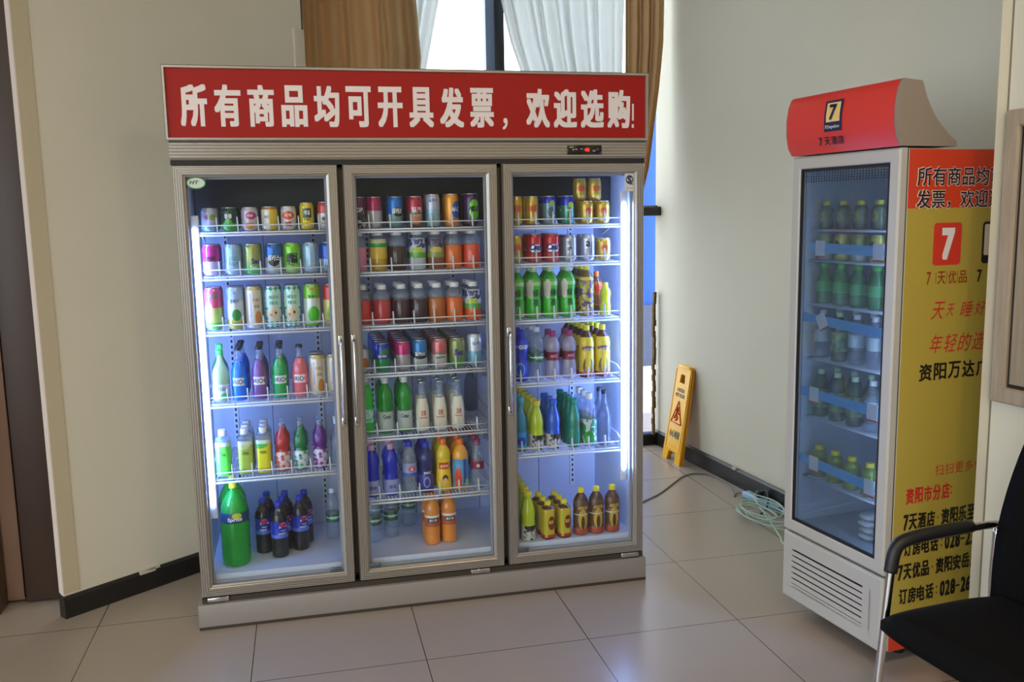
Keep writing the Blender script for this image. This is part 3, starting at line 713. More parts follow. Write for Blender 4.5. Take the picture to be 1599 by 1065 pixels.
def cola_label():
    return printed('p_cola', (24, 50, 190), [('ell', .006, .13, .017, .017, (236, 236, 240)), ('ell', .006, .137, .016, .0085, (206, 30, 40)), ('ell', .006, .123, .016, .0075, (20, 50, 160)), ('band', .085, .098, (90, 120, 220))])
K['cola'] = lambda: bottle('cola_bottle', 'pet', .228, .0335, see_through('cola_clear', (60, 46, 44), .35, .06, (150, 130, 120)), cb_, (.42, .07), .79, liquid('cola_liquid', (26, 14, 12)), (.36, .66), cola_label(), [('pepsi', .103, .03, .010, WHITE, .02)])
K['water'] = lambda: bottle('water_bottle', 'pet', .222, .031, CLEAR, cw, (.42, .08), label=(.35, .52), lm=printed('p_water', (30, 110, 76), [('band', .095, .1, (220, 230, 225))]), texts=[('怡宝', .098, .03, .014, WHITE, .02)])
# ---- middle door
def slim(nm, top, bot, split, extra=(), txt=(), h=.12, r=.030): return lambda: can('soda_can', h, r, printed('p_s_'+nm, top, [('band', 0, split, bot)]+list(extra), .28, .3), txt)
K['m_purple'] = slim('mp', (96, 26, 80), (40, 36, 44), .075, [('blot', 60, .55, 0, .07, (200, 190, 200))], [('POP', .07, .036, .018, WHITE, .02)])
K['m_pink'] = slim('mpk', (170, 30, 84), (180, 176, 184), .066)
K['m_blue'] = slim('mb', (20, 110, 200), (110, 150, 150), .05, [('ell', .008, .06, .022, .018, (24, 40, 40))], [('밀키스', .064, .042, .022, WHITE, .04, .006, .2)])
K['m_red'] = slim('mr', (176, 34, 60), (110, 90, 84), .06, [('ell', 0, .03, .018, .02, (196, 120, 70))], [('밀크', .068, .042, .022, WHITE, .04), ('커피', .045, .036, .012, (210, 190, 170), .02)])
K['m_mist'] = slim('mm', (178, 184, 208), (140, 176, 196), .07, (), [('밀키스', .103, .036, .014, (60, 50, 130), .03)], .127, .028)
K['m_orange'] = slim('mo', (230, 150, 30), (226, 140, 40), .05, [('ell', .014, .065, .02, .034, (30, 90, 190))], [('hi-C', .068, .036, .02, WHITE, .03, .012, .3)], .128, .028)
K['m_grape'] = slim('mg', (64, 20, 80), (50, 18, 64), .05, [('ell', .006, .065, .022, .04, (120, 220, 40))], [('MILK', .068, .042, .022, (30, 20, 60), .04, .004, .3), ('MILK', .068, .04, .018, WHITE, .0, .004, .3)], .128, .029)
def jar(nm, liq, lab=None, cap=cw): return lambda: bottle('tea_bottle', 'jar', .155, .034, CLEAR, cap, (.52, .11), .60, liquid('tea_'+nm, liq), **({} if lab is None else dict(label=(.30, .80), lm=lab)))
PLUM = lambda: printed('p_plumlabel', (190, 206, 226), [('blot', 55, .50, .085, .12, (60, 60, 110)), ('ell', -.006, .075, .022, .014, (176, 200, 50)), ('band', .046, .068, (90, 160, 60))])
K['jar_pink'] = jar('pink', (236, 150, 196)); K['jar_yellow'] = jar('yellow', (220, 176, 30), printed('p_gband', (214, 180, 50), [('band', .092, .108, (40, 150, 80)), ('band', .108, .2, (206, 206, 150))]))
K['jar_dark'] = jar('dark', (66, 30, 26)); K['jar_plum'] = jar('plum', (206, 214, 226), PLUM()); K['jar_brown'] = jar('brown', (150, 84, 56), printed('p_plumlabel2', (120, 116, 130), [('blot', 55, .50, .085, .12, (50, 50, 84)), ('ell', -.004, .075, .024, .014, (196, 176, 70)), ('band', .046, .068, (130, 140, 60))]))
K['jar_orange'] = jar('orange', (244, 120, 30)); K['jar_coral'] = jar('coral', (250, 90, 50)); K['jar_red'] = jar('red', (230, 50, 44)); K['jar_rose'] = jar('rose', (210, 60, 60))
K['jar_wine'] = jar('wine', (76, 22, 40)); K['jar_wine2'] = jar('wine2', (58, 26, 38)); K['jar_amber'] = jar('amber', (206, 110, 30)); K['jar_peach'] = jar('peach', (250, 110, 40), PLUM())
K['w_small'] = slim('ws', (206, 204, 206), (200, 196, 196), .05, [('ell', .01, .035, .016, .022, (210, 120, 50))], (), .092, .027)
K['c_lemon'] = slim('cl', (26, 60, 176), (30, 150, 90), .05, [('ell', .01, .075, .016, .016, (60, 130, 90))], [('Sprite', .06, .036, .014, WHITE, .02, 0, .2)], .112, .032)
K['c_pink'] = slim('cp', (190, 40, 110), (170, 164, 172), .062, (), (), .115, .031)
K['c_bluek'] = slim('cb', (30, 120, 190), (176, 186, 196), .045, [('ell', 0, .055, .03, .014, (26, 34, 46))], [('밀키스', .062, .044, .016, WHITE, .04, 0, .15)], .118, .030)
K['c_palm'] = slim('cpm', (196, 110, 110), (206, 196, 196), .055, [('ell', 0, .085, .012, .016, (210, 80, 90))], [('coco', .062, .036, .013, (30, 120, 80), .02), ('palm', .044, .04, .014, (30, 90, 70), .03), ('◡', .02, .02, .008, (150, 30, 40), .03)], .118, .031)
K['c_olive'] = slim('co', (130, 140, 80), (90, 160, 84), .036, (), [('Sac', .062, .04, .026, (50, 40, 140), .05, .006, .1)], .119, .032)
K['c_milky'] = slim('cm', (206, 214, 226), (130, 190, 216), .06, (), [('밀키', .092, .03, .014, (60, 60, 170), .02)], .13, .031)
K['g_soju'] = lambda: bottle('soju_bottle', 'pet', .226, .030, plastic('bright_green', (20, 220, 60), .65), cw, (.38, .09), label=(.22, .46), lm=printed('p_gsoju', (90, 200, 160), [('blot', 60, .5, 0, .2, (190, 226, 220))]))
K['g_pop'] = lambda: bottle('soda_bottle', 'pet', .225, .030, plastic('deep_green', (20, 176, 50), .5), cw, (.42, .09), label=(.06, .40), lm=mat('lbl_silver', (178, 190, 190), .4), texts=[('Cmin', .07, .032, .016, (30, 70, 60), .03)])
K['milkb'] = lambda: bottle('soy_milk_bottle', 'milk', .202, .027, CLEAR, M_tin, (.50, .035), .66, mat('soy_milk', (222, 216, 200), .4), None, None, [('豆奶', .075, .022, .022, (206, 60, 50), .02), ('维他奶', .055, .034, .007, (206, 60, 50), .02)])
K['b_blue'] = lambda: bottle('sports_drink_bottle', 'waist', .214, .030, plastic('royal_blue', (14, 40, 214), .75), cp, (.42, .10), label=(.04, .32), lm=mat('lbl_lav', (150, 160, 214), .4), texts=[('脉动', .04, .03, .016, (40, 50, 150), .02)])
K['b_clearblue'] = lambda: bottle('water_bottle', 'pet', .216, .030, CLEAR, cb_, (.44, .09), label=(.36, .60), lm=printed('p_cb', (150, 160, 200), [('ell', .006, .105, .016, .012, (196, 90, 110)), ('band', .075, .09, (60, 90, 200))]), texts=[('G', .105, .01, .012, WHITE, .04, .006)])
K['b_navy'] = lambda: bottle('sports_drink_bottle', 'waist', .208, .031, plastic('indigo', (40, 44, 130), .6), cb_, (.44, .10), label=(.08, .36), lm=printed('p_nv', (56, 50, 150), [('ell', -.004, .045, .014, .022, (150, 150, 190)), ('ell', -.004, .045, .010, .017, (50, 44, 140))]), texts=[('NFC', .085, .03, .01, WHITE, .02)])
K['b_yellow'] = lambda: bottle('lemon_tea_bottle', 'waist', .218, .031, plastic('lemon', (240, 206, 20), .8), co, (.42, .11), label=(.05, .62), lm=printed('p_ly', (236, 196, 30), [('box', 0, .108, .02, .014, (206, 40, 30)), ('ell', .004, .055, .012, .016, (70, 40, 20)), ('ell', .004, .046, .009, .011, (240, 190, 140))]), texts=[('康师傅', .108, .034, .013, (250, 220, 160), .02)])
K['b_pulp'] = lambda: bottle('orange_juice_bottle', 'pet', .212, .0335, plastic('pulp', (246, 170, 30), .85), co, (.42, .11), label=(.08, .62), lm=printed('p_pulp', (90, 150, 200), [('ell', -.016, .05, .014, .045, (210, 80, 50)), ('box', .010, .08, .006, .05, (40, 80, 170)), ('ell', .02, .03, .008, .02, (170, 210, 120))]))
K['b_mag'] = lambda: bottle('water_bottle', 'bell', .205, .029, CLEAR, cm_, (.44, .11), label=(.40, .56), lm=mat('lbl_wine', (130, 24, 60), .4), texts=[('o', .098, .014, .014, WHITE, .04), ('水', .098, .006, .006, WHITE, .02)])
K['b_orange'] = lambda: bottle('orange_juice_bottle', 'pet', .222, .032, plastic('orange_pulp', (244, 150, 50), .85), co, (.42, .10), label=(.36, .58), lm=printed('p_of', (180, 90, 50), [('box', 0, .108, .02, .01, (60, 50, 60)), ('band', .118, .13, (230, 230, 225))]), texts=[('美汁源', .108, .034, .012, (240, 230, 220), .02)])
# ---- right door
def gold(h, r, nm): return lambda: can('energy_drink_can', h, r, printed('p_gold_'+nm, (206, 170, 56), [('ell', 0, h*.56, .021, h*.14, (214, 120, 50)), ('ell', 0, h*.2, .016, h*.08, (226, 206, 130))], .25, .45), [('红牛', h*.56, .028, h*.2, (190, 40, 30), .03)])
K['gold'] = gold(.114, .0265, 'a'); K['goldshort'] = gold(.092, .029, 'b'); K['goldtall'] = gold(.110, .027, 'c')
K['sp_can'] = slim('spc', (20, 40, 170), (120, 150, 160), .085, [('ell', .004, .05, .018, .02, (70, 96, 110)), ('ell', .008, .085, .012, .012, (150, 190, 90))], (), .114, .0265)
K['sp_can2'] = slim('spc2', (20, 44, 176), (60, 150, 120), .075, [('ell', .008, .078, .011, .011, (190, 206, 70))], [('Sprite', .055, .036, .016, WHITE, .02, 0, .2)], .114, .0265)
K['cass'] = lambda: can('beer_can', .115, .0315, printed('p_cass', (190, 36, 50), [('ell', .002, .055, .026, .018, (214, 210, 222)), ('band', 0, .034, (206, 70, 70))], .28, .35), [('Cass', .062, .052, .026, (30, 30, 120), .05, 0, .2), ('RED', .036, .03, .014, (120, 30, 40), .04)])
K['silverA'] = lambda: can('beer_can', .107, .029, printed('p_sa', (184, 186, 202), [('band', .098, .11, (140, 140, 160))], .25, .5), [('生', .076, .02, .02, (50, 50, 60), .03, -.008), ('啤', .05, .02, .022, (50, 50, 60), .03, -.006), ('酒', .026, .018, .018, (50, 50, 60), .03, -.004)])
K['silverB'] = lambda: can('beer_can', .107, .029, printed('p_sb', (190, 194, 212), [('box', .012, .05, .003, .03, (120, 130, 170))], .25, .5), [('a', .07, .02, .024, (40, 40, 60), .04, -.004), ('纯生', .042, .012, .022, (90, 96, 130), .02, .01)])
K['greentea'] = lambda: bottle('green_tea_bottle', 'waist', .213, .032, plastic('greentea', (60, 170, 40), .8), cpg, (.42, .10), label=(.03, .76), lm=printed('p_gt', (60, 186, 40), [('band', .135, .15, (170, 200, 140)), ('ell', -.02, .12, .012, .04, (206, 200, 190)), ('ell', .02, .02, .01, .01, (190, 150, 70))]), texts=[('绿', .105, .026, .030, (20, 60, 30), .02), ('茶', .065, .026, .030, (20, 60, 30), .02)])
K['oolong'] = lambda: bottle('tea_drink_bottle', 'pet', .214, .032, plastic('oolong', (120, 90, 40), .8), cy_, (.42, .10), label=(.03, .76), lm=printed('p_ool', (190, 170, 60), [('blot', 38, .52, .0, .16, (90, 70, 110)), ('blot', 50, .60, .0, .1, (214, 150, 60)), ('band', .15, .17, (216, 196, 80))]))
K['smalltea'] = lambda: bottle('tea_drink_bottle', 'waist', .18, .025, plastic('smalltea', (110, 60, 20), .85), co, (.46, .11), label=(.2, .76), lm=printed('p_smt', (214, 110, 30), [('band', .04, .08, (150, 90, 30)), ('ell', 0, .11, .018, .014, (230, 70, 30))]))
K['limelittle'] = lambda: bottle('syrup_bottle', 'waist', .136, .023, plastic('limelit', (206, 214, 20), .9), cy_, (.5, .12))
K['whirl'] = lambda: bottle('sports_drink_bottle', 'waist', .214, .031, plastic('royal2', (30, 56, 214), .75), cb_, (.44, .09), label=(.05, .80), lm=printed('p_wh', (40, 60, 206), [('ell', -.012, .05, .02, .03, (90, 150, 220)), ('ell', -.012, .05, .013, .022, (40, 60, 200)), ('band', .14, .152, (120, 150, 230))]), texts=[('GO!', .145, .036, .018, WHITE, .03)])
K['magwater'] = lambda: bottle('vitamin_water_bottle', 'waist', .203, .031, see_through('misty', (206, 200, 220), .4, .08, (236, 232, 244)), cm_, (.44, .11), label=(.40, .58), lm=mat('lbl_maroon', (120, 26, 56), .4), texts=[('NFC', .1, .03, .012, (220, 160, 170), .03, 0, .2)])
K['yellowtea'] = lambda: bottle('iced_tea_bottle', 'pet', .22, .0325, plastic('ytea', (90, 40, 16), .85), cy_, (.42, .09), label=(.05, .78), lm=printed('p_yt', (224, 196, 40), [('ell', 0, .045, .022, .045, (110, 70, 40)), ('ell', 0, .06, .012, .045, (226, 200, 60)), ('band', 0, .025, (196, 50, 40)), ('ell', 0, .125, .026, .010, (110, 80, 120))]), texts=[('冰红茶', .118, .044, .018, (236, 214, 120), .03, 0, .2)])
K['cyan'] = lambda: bottle('soda_bottle', 'long', .23, .028, plastic('cyan_b', (60, 170, 206), .55), ccy, (.46, .10), label=(.05, .36), lm=printed('p_cy', (50, 150, 220), [('ell', 0, .045, .018, .018, (40, 60, 180)), ('band', 0, .02, (150, 190, 60))]))
def art(nm, c, ac, capm): return lambda: bottle('art_soda_bottle', 'bell', .21, .031, plastic('art_'+nm, c, .92), capm, (.52, .09), label=(.0+.02, .34), lm=printed('p_art_'+nm, (206, 204, 200), [('ell', .004, .062, .026, .018, (40, 34, 34)), ('blot', 90, .56, 0, .055, (50, 44, 44)), ('band', .066, .08, c)]))
K['artlime'] = art('lime', (196, 214, 24), 0, cy_); K['artblue'] = art('blue', (16, 90, 214), 0, mat('cap_blue2', (30, 90, 200), .4))
K['teal'] = lambda: bottle('soda_bottle', 'bell', .208, .030, plastic('teal_b', (10, 140, 110), .9), mat('cap_teal', (20, 140, 110), .4), (.52, .09), texts=[('7', .1, .012, .016, (206, 60, 60), .06, .012)])
K['leafwater'] = lambda: bottle('clear_soda_bottle', 'pet', .228, .033, CLEAR, cw, (.42, .10), label=(.03, .52), lm=printed('p_leaf', (190, 206, 206), [('blot', 45, .50, 0, .12, (30, 130, 60)), ('ell', -.01, .04, .02, .03, (40, 150, 50))]))
K['clearglass'] = lambda: bottle('glass_bottle', 'long', .235, .029, see_through('smoky_glass', (130, 140, 156), .3, .04, (206, 212, 226)), ck, (.4, .06))
K['artlime2'] = K['artlime']
K['smallbrown'] = lambda: bottle('herbal_tea_bottle', 'square', .163, .027, plastic('sbrown', (90, 40, 20), .9), cy_, (.5, .12), label=(.05, .80), lm=printed('p_sb2', (206, 180, 40), [('ell', .006, .07, .016, .03, (130, 40, 24)), ('band', 0, .02, (196, 50, 36)), ('box', -.018, .06, .004, .05, (190, 190, 50))]), texts=[('凉茶', .075, .026, .016, (240, 210, 60), .03, .004)])
K['goldtea'] = lambda: bottle('iced_tea_bottle', 'pet', .204, .033, plastic('gtea', (84, 44, 20), .85), cy_, (.42, .09), label=(.02, .74), lm=printed('p_gt2', (100, 66, 36), [('ell', 0, .07, .020, .045, (196, 160, 60)), ('ell', 0, .055, .008, .03, (80, 50, 40)), ('band', 0, .03, (170, 70, 40)), ('band', .09, .094, (200, 200, 190))]), texts=[('冰红茶', .122, .044, .016, (226, 190, 90), .03, 0, .2)])

PROTO = {}
ORD = ['first', 'second', 'third', 'fourth', 'fifth', 'sixth', 'seventh', 'eighth']
def place(kind, x, y, z, label, group, rz=0):
    if kind not in PROTO:
        o = K[kind](); PROTO[kind] = o; o['label'] = label; o['group'] = group; o.location = (x, y, z+.0008); o.rotation_euler = (0, 0, rz)
        return o
    return dup(PROTO[kind], (x, y, z+.0008), label, group, rz)
RAD = {}
def row_of(items, z, where, y0=.108):
    for i, (kind, x, rows, look) in enumerate(items):
        r = .033
        for k in range(rows):
            lab = '%s, %s from the left, %s' % (look, ORD[i], where)
            if k: lab = '%s, %s back in the %s column, %s' % (look, ORD[k], ORD[i], where)
            place(kind, x+random.uniform(-.001, .001), y0+k*.069+random.uniform(-.001, .001), z, lab, 'drinks on the '+where, random.uniform(-.12, .12))
SR = 'shelf behind the'
row_of([('pearcan', .109, 2, 'silver pear juice can'), ('aloecan', .181, 2, 'dark green juice can'), ('peachcan', .253, 2, 'pale can with magenta oval'), ('pinecan', .326, 2, 'white and yellow can'),
        ('ricecan', .397, 2, 'pale can with red oval'), ('plumcan', .465, 2, 'yellow can with green square'), ('redwcan', .534, 1, 'red and white can')], 1.52, 'top left-door shelf')
row_of([('magcan', .105, 2, 'magenta-topped soda can'), ('palebluecan', .184, 2, 'pale blue lettered can'), ('olivecan', .257, 2, 'olive and green can'), ('bluesplat', .333, 2, 'blue can with dark splash'),
        ('limesplat', .402, 2, 'lime can with black brushstroke'), ('mistcan', .473, 2, 'plain misty blue can'), ('bluecan', .541, 1, 'deep blue can')], 1.355, 'second left-door shelf')
row_of([('guavacan', .102, 2, 'tall red-to-lime can'), ('coconutcan', .182, 2, 'tall blue-topped coconut can'), ('creamcan', .250, 2, 'tall cream fruit can'), ('checkcan', .322, 2, 'tall teal checked can'),
        ('checkcan', .394, 2, 'tall teal checked can'), ('limecan', .469, 2, 'tall lime green can'), ('redjuice', .542, 1, 'tall red and yellow can')], 1.147, 'third left-door shelf')
row_of([('soju', .111, 1, 'pale green-capped soju bottle'), ('rio_blue', .180, 4, 'bright blue cocktail bottle'), ('rio_purple', .257, 3, 'purple cocktail bottle'), ('rio_green', .333, 3, 'green cocktail bottle'),
        ('rio_pink', .409, 1, 'pink cocktail bottle'), ('creamcan', .476, 2, 'tall cream can'), ('creamcan', .5425, 1, 'tall cream can')], .870, 'fourth left-door shelf')
place('soju_green', .105, .185, .870, 'green soju bottle behind the pale soju bottle', 'drinks on the fourth left-door shelf')
row_of([('juice_green', .104, 1, 'bright green juice bottle'), ('juice_lime', .185, 3, 'dull lime juice bottle'), ('juice_yellow', .255, 3, 'yellow juice bottle'), ('fancy_red', .327, 2, 'red milk-drink bottle'),
        ('fancy_green', .398, 2, 'green milk-drink bottle'), ('fancy_purple', .472, 2, 'purple milk-drink bottle'), ('clearsoda', .54, 2, 'clear bottle')], .575, 'fifth left-door shelf')
FZ = .195
place('sprite', .127, .142, FZ, 'large green soda bottle with yellow cap on the cooler floor', 'drinks on the cooler floor')
place('sprite', .112, .275, FZ, 'large green soda bottle behind the other large green bottle', 'drinks on the cooler floor')
for k, (x, y, t_) in enumerate([(.295, .180, 'frontmost cola bottle with blue cap, centre of the cola cluster'), (.230, .246, 'cola bottle nearest the large green bottle'),
        (.378, .240, 'cola bottle at the front near the door frame side'), (.309, .254, 'cola bottle right behind the frontmost cola'), (.243, .336, 'cola bottle at the back, nearest the green bottles'),
        (.318, .325, 'cola bottle at the back centre of the cluster'), (.397, .318, 'cola bottle at the back, farthest from the green bottles')]):
    place('cola', x, y, FZ, t_, 'cola bottles on the cooler floor', random.uniform(-.3, .5))
place('water', .515, .33, FZ, 'water bottle alone by the frame of the left door', 'water bottles on the cooler floor')
# middle
row_of([('m_purple', .662, 1, 'purple-black can'), ('m_pink', .724, 2, 'pink and silver can'), ('m_blue', .804, 2, 'blue can with black splash'), ('m_red', .883, 2, 'red and brown can'),
        ('m_mist', .954, 2, 'misty white-blue can'), ('m_orange', 1.029, 2, 'orange can with blue oval'), ('m_grape', 1.108, 2, 'dark purple can with lime oval')], 1.52, 'top middle-door shelf')
row_of([('jar_pink', .655, 1, 'milky pink tea bottle'), ('jar_yellow', .734, 2, 'yellow tea bottle'), ('jar_dark', .807, 2, 'dark brown tea bottle'), ('jar_plum', .888, 2, 'plum-label clear tea bottle'),
        ('jar_brown', .960, 2, 'brown tea bottle with plum label'), ('jar_orange', 1.032, 2, 'orange tea bottle'), ('jar_coral', 1.107, 3, 'coral tea bottle')], 1.353, 'second middle-door shelf')
row_of([('jar_red', .662, 2, 'bright red tea bottle'), ('jar_rose', .739, 3, 'rose red tea bottle'), ('jar_wine', .815, 3, 'wine-dark tea bottle'), ('jar_wine2', .887, 3, 'darkest wine tea bottle'),
        ('jar_amber', .958, 3, 'amber tea bottle'), ('jar_orange', 1.030, 3, 'orange tea bottle'), ('jar_peach', 1.107, 3, 'peach tea bottle with plum label')], 1.142, 'third middle-door shelf')
row_of([('w_small', .652, 2, 'small white can with orange print'), ('c_lemon', .732, 6, 'blue-green lemon soda can'), ('c_pink', .815, 6, 'pink-topped silver can'), ('c_bluek', .884, 6, 'blue can with black band'),
        ('c_palm', .963, 6, 'salmon palm-letter can'), ('c_olive', 1.037, 6, 'olive green can')], .953, 'fourth middle-door shelf')
o = place('c_milky', 1.111, .12, .953, 'milky blue can leaning at the end of the fourth middle-door shelf', 'drinks on the fourth middle-door shelf')
row_of([('g_soju', .660, 2, 'bright green soju bottle'), ('g_pop', .737, 3, 'green soda bottle, silver label'), ('g_pop', .815, 3, 'green soda bottle, silver label'), ('milkb', .887, 2, 'glass soy milk bottle'),
        ('milkb', .960, 4, 'glass soy milk bottle'), ('milkb', 1.032, 5, 'glass soy milk bottle')], .697, 'fifth middle-door shelf')
place('clearglass', 1.145, .42, .697, 'smoky bottle alone at the back of the fifth middle-door shelf', 'drinks on the fifth middle-door shelf')
row_of([('b_blue', .673, 2, 'royal blue sports bottle'), ('b_blue', .748, 2, 'royal blue sports bottle'), ('b_clearblue', .826, 4, 'clear bottle with blue cap'), ('b_navy', .893, 3, 'indigo sports bottle'),
        ('b_yellow', .966, 3, 'yellow tea bottle, orange cap'), ('b_pulp', 1.036, 4, 'orange pulp juice bottle'), ('b_mag', 1.110, 5, 'clear bottle with magenta cap')], .437, 'lowest middle-door shelf')
for x, y, t_ in [(.682, .24, 'water bottle beside the glass clamp, middle of the cooler floor'), (.757, .285, 'water bottle in the second row on the cooler floor'),
                 (.70, .38, 'water bottle at the back left of the middle floor'), (.775, .40, 'water bottle at the back of the middle floor'), (.85, .41, 'water bottle behind the orange juice bottles')]:
    place('water', x, y, FZ, t_, 'water bottles on the cooler floor')
for x, y, t_ in [(.918, .150, 'orange juice bottle at the front beside its twin, nearer the water'), (.990, .160, 'orange juice bottle at the front, farther from the water'),
                 (.915, .222, 'orange juice bottle behind, nearer the water'), (.987, .232, 'orange juice bottle behind, farther from the water')]:
    place('b_orange', x, y, FZ, t_, 'orange juice bottles on the cooler floor')
# right
row_of([('gold', 1.293, 2, 'slim gold can'), ('gold', 1.360, 2, 'slim gold can'), ('sp_can', 1.433, 2, 'dark blue slim can'), ('sp_can2', 1.512, 2, 'blue and green slim can'),
        ('goldshort', 1.592, 2, 'short gold can'), ('goldshort', 1.661, 2, 'short gold can')], 1.52, 'top right-door shelf')
for x, t_ in ((1.585, 'short gold can stacked on top, nearer the blue cans'), (1.650, 'short gold can stacked on top, nearer the light strip')):
    place('goldshort', x, .179, 1.6130, t_, 'stacked gold cans')
row_of([('goldtall', 1.290, 2, 'gold can'), ('cass', 1.366, 2, 'red beer can'), ('cass', 1.442, 2, 'red beer can'), ('silverA', 1.519, 2, 'silver can with black characters'),
        ('silverB', 1.597, 2, 'silver can with dark letter'), ('goldshort', 1.666, 2, 'short gold can')], 1.367, 'second right-door shelf')
row_of([('greentea', 1.290, 2, 'green tea bottle'), ('greentea', 1.361, 2, 'green tea bottle'), ('greentea', 1.434, 2, 'green tea bottle'), ('greentea', 1.510, 2, 'green tea bottle'),
        ('oolong', 1.590, 3, 'yellow and purple tea bottle')], 1.137, 'third right-door shelf')
place('smalltea', 1.652, .165, 1.137, 'small orange-capped tea bottle behind the lime syrup bottle', 'drinks on the third right-door shelf')
place('limelittle', 1.672, .105, 1.137, 'little lime yellow bottle at the end of the third right-door shelf', 'drinks on the third right-door shelf')
row_of([('whirl', 1.303, 2, 'blue sports bottle'), ('water', 1.371, 3, 'green-label water bottle'), ('magwater', 1.440, 2, 'misty bottle with magenta cap'), ('magwater', 1.513, 2, 'misty bottle with magenta cap'),
        ('yellowtea', 1.589, 5, 'yellow iced tea bottle'), ('yellowtea', 1.659, 5, 'yellow iced tea bottle')], .876, 'fourth right-door shelf')
row_of([('cyan', 1.297, 2, 'cyan soda bottle'), ('artlime', 1.367, 6, 'lime bottle with ink artwork'), ('artblue', 1.440, 3, 'blue bottle with ink artwork'), ('teal', 1.530, 4, 'teal green bottle'),
        ('leafwater', 1.597, 3, 'clear bottle with green leaves'), ('clearglass', 1.666, 2, 'smoky glass bottle')], .578, 'fifth right-door shelf')
for k in range(5):
    place('artlime', 1.318+.003*k, .086+.068*k, FZ, 'lime art bottle %s on the right floor' % ['at the very front', 'second in line', 'third in line', 'fourth in line', 'last in line'][k], 'lime bottles on the cooler floor')
for k in range(4):
    place('artlime', 1.252+.003*k, .105+.068*k, FZ, 'lime art bottle by the centre post, %s' % ['frontmost', 'second in line', 'third in line', 'fourth in line'][k], 'lime bottles on the cooler floor')
for k in range(3):
    for j, x in enumerate((1.402, 1.474)):
        place('smallbrown', x-.004*k, .078+.062*k, FZ, 'small herbal tea bottle, %s, %s' % (['frontmost', 'second in line', 'third in line'][k], ['nearer the lime bottles', 'nearer the iced tea'][j]), 'herbal tea on the cooler floor', .2)
for j, x in enumerate((1.553, 1.622, 1.694)):
    place('goldtea', x, .09, FZ, 'brown iced tea bottle on the floor, %s' % ['beside the herbal tea', 'between the other two', 'nearest the light strip'][j], 'iced tea on the cooler floor')

# =================================================================== SECOND FRIDGE
FR = (2.22, -.42); FROT = math.atan2(-.9919, .1268)
frg = thing('display_fridge', 'narrow white single-door display fridge with red curved header and yellow poster side', 'display fridge', (FR[0], FR[1], 0), FROT)
M_fw = mat('fridge_white', (188, 186, 182), .4); M_fb = mat('fridge_side', (150, 138, 126), .5)
FW, FD = .53, .54
b = MB()
b.box(0, .025, .035, FD, .33, 1.75); b.box(FW-.025, FW, .035, FD, .06, 1.75); b.box(0, .025, .035, FD, .06, .33)
b.box(.025, FW-.025, FD-.03, FD, .06, 1.75); b.box(.025, FW-.025, .035, FD-.03, .30, .36); b.box(.025, FW-.025, .035, FD-.03, 1.72, 1.75)
b.box(.025, FW-.025, .035, FD-.03, .06, .08)
fc = b.build('cabinet', M_fw, frg)
b = MB(); b.box(.025, .03, .04, FD-.03, .36, 1.72); b.box(FW-.03, FW-.025, .04, FD-.03, .36, 1.72); b.box(.03, FW-.03, FD-.035, FD-.03, .36, 1.72)
b.box(.03, FW-.03, .04, FD-.035, .355, .365)
b.build('liner', mat('fridge_liner', (168, 182, 200), .5), fc)
for (x, y) in ((.08, .16), (FW-.08, .16), (.08, FD-.06), (FW-.08, FD-.06)):
    b = MB(); b.lathe([(.018, .0), (.02, .004), (.02, .06), (.014, .062)], 12, c=(x, y)); b.build('foot', M_rubber, frg)
b = MB(); b.tube([(FW-.04, .05, .40), (FW-.04, .05, 1.66)], .006, 8); b.build('added_glow_tube', mat('added_fridge_glow', (255, 255, 255), .5, emit=(205, 224, 255), es=26), frg)  # added glowing tube, hidden behind the door frame to brighten the inside
b = MB(); b.frame(0, FW, .335, 1.752, [(0, .03), (0, .006), (.006, 0), (.040, 0), (.044, .004), (.044, .03)]); fd = b.build('door', M_fw, frg)
b = MB(); b.frame(.04, FW-.04, .375, 1.712, [(0, .006), (0, .012), (.014, .012), (.014, .006)]); b.build('glass_border', M_rubber, fd)
b = MB(); b.box(.042, FW-.042, .014, .018, .377, 1.71); b.build('glass', see_through('fridge_glass', (140, 155, 170), .12, .02, (222, 230, 238), 1.5), fd)  # bluish tint and scatter paint in the reflection on the pane
b = MB()   # dotted band printed round the glass edge
for i in range(30):
    for j in range(5):
        x = .062+i*.0138; z = 1.694-j*.0085; b.box(x, x+.0045, .0128, .0136, z, z+.0045)
b.build('dot_print', mat('dot_dark', (30, 34, 40), .5), fd)
b = MB(); b.frame(.001, FW-.001, .332, 1.75, [(0, .0302), (0, .0348), (.04, .0348), (.04, .0302)]); b.build('gasket', M_rubber, fd)
b = MB()   # lower panel, louvred
b.frame(0, FW, .06, .325, [(0, .03), (0, .008), (.008, 0), (.058, 0), (.058, .03)])
zz = [.118+.0245*k for k in range(6)]
b.box(.058, FW-.098, 0.001, .02, .112, .125)
for k in range(6):
    z = .126+.0225*k; b.add([(.058, .0, z+.0215), (.44, .0, z+.0215), (.44, .0, z+.004), (.058, .0, z+.004), (.058, .012, z), (.44, .012, z)], [(0, 1, 2, 3), (3, 2, 5, 4)], 0)
b.box(.058, FW-.05, .012, .018, .11, .27, 1); b.box(.44, FW-.05, 0.0, .02, .118, .267); b.box(.058, .44, 0.0, .01, .112, .126)
b.build('lower_panel', [M_fw, mat('vent_dark', (70, 68, 66), .7)], frg)
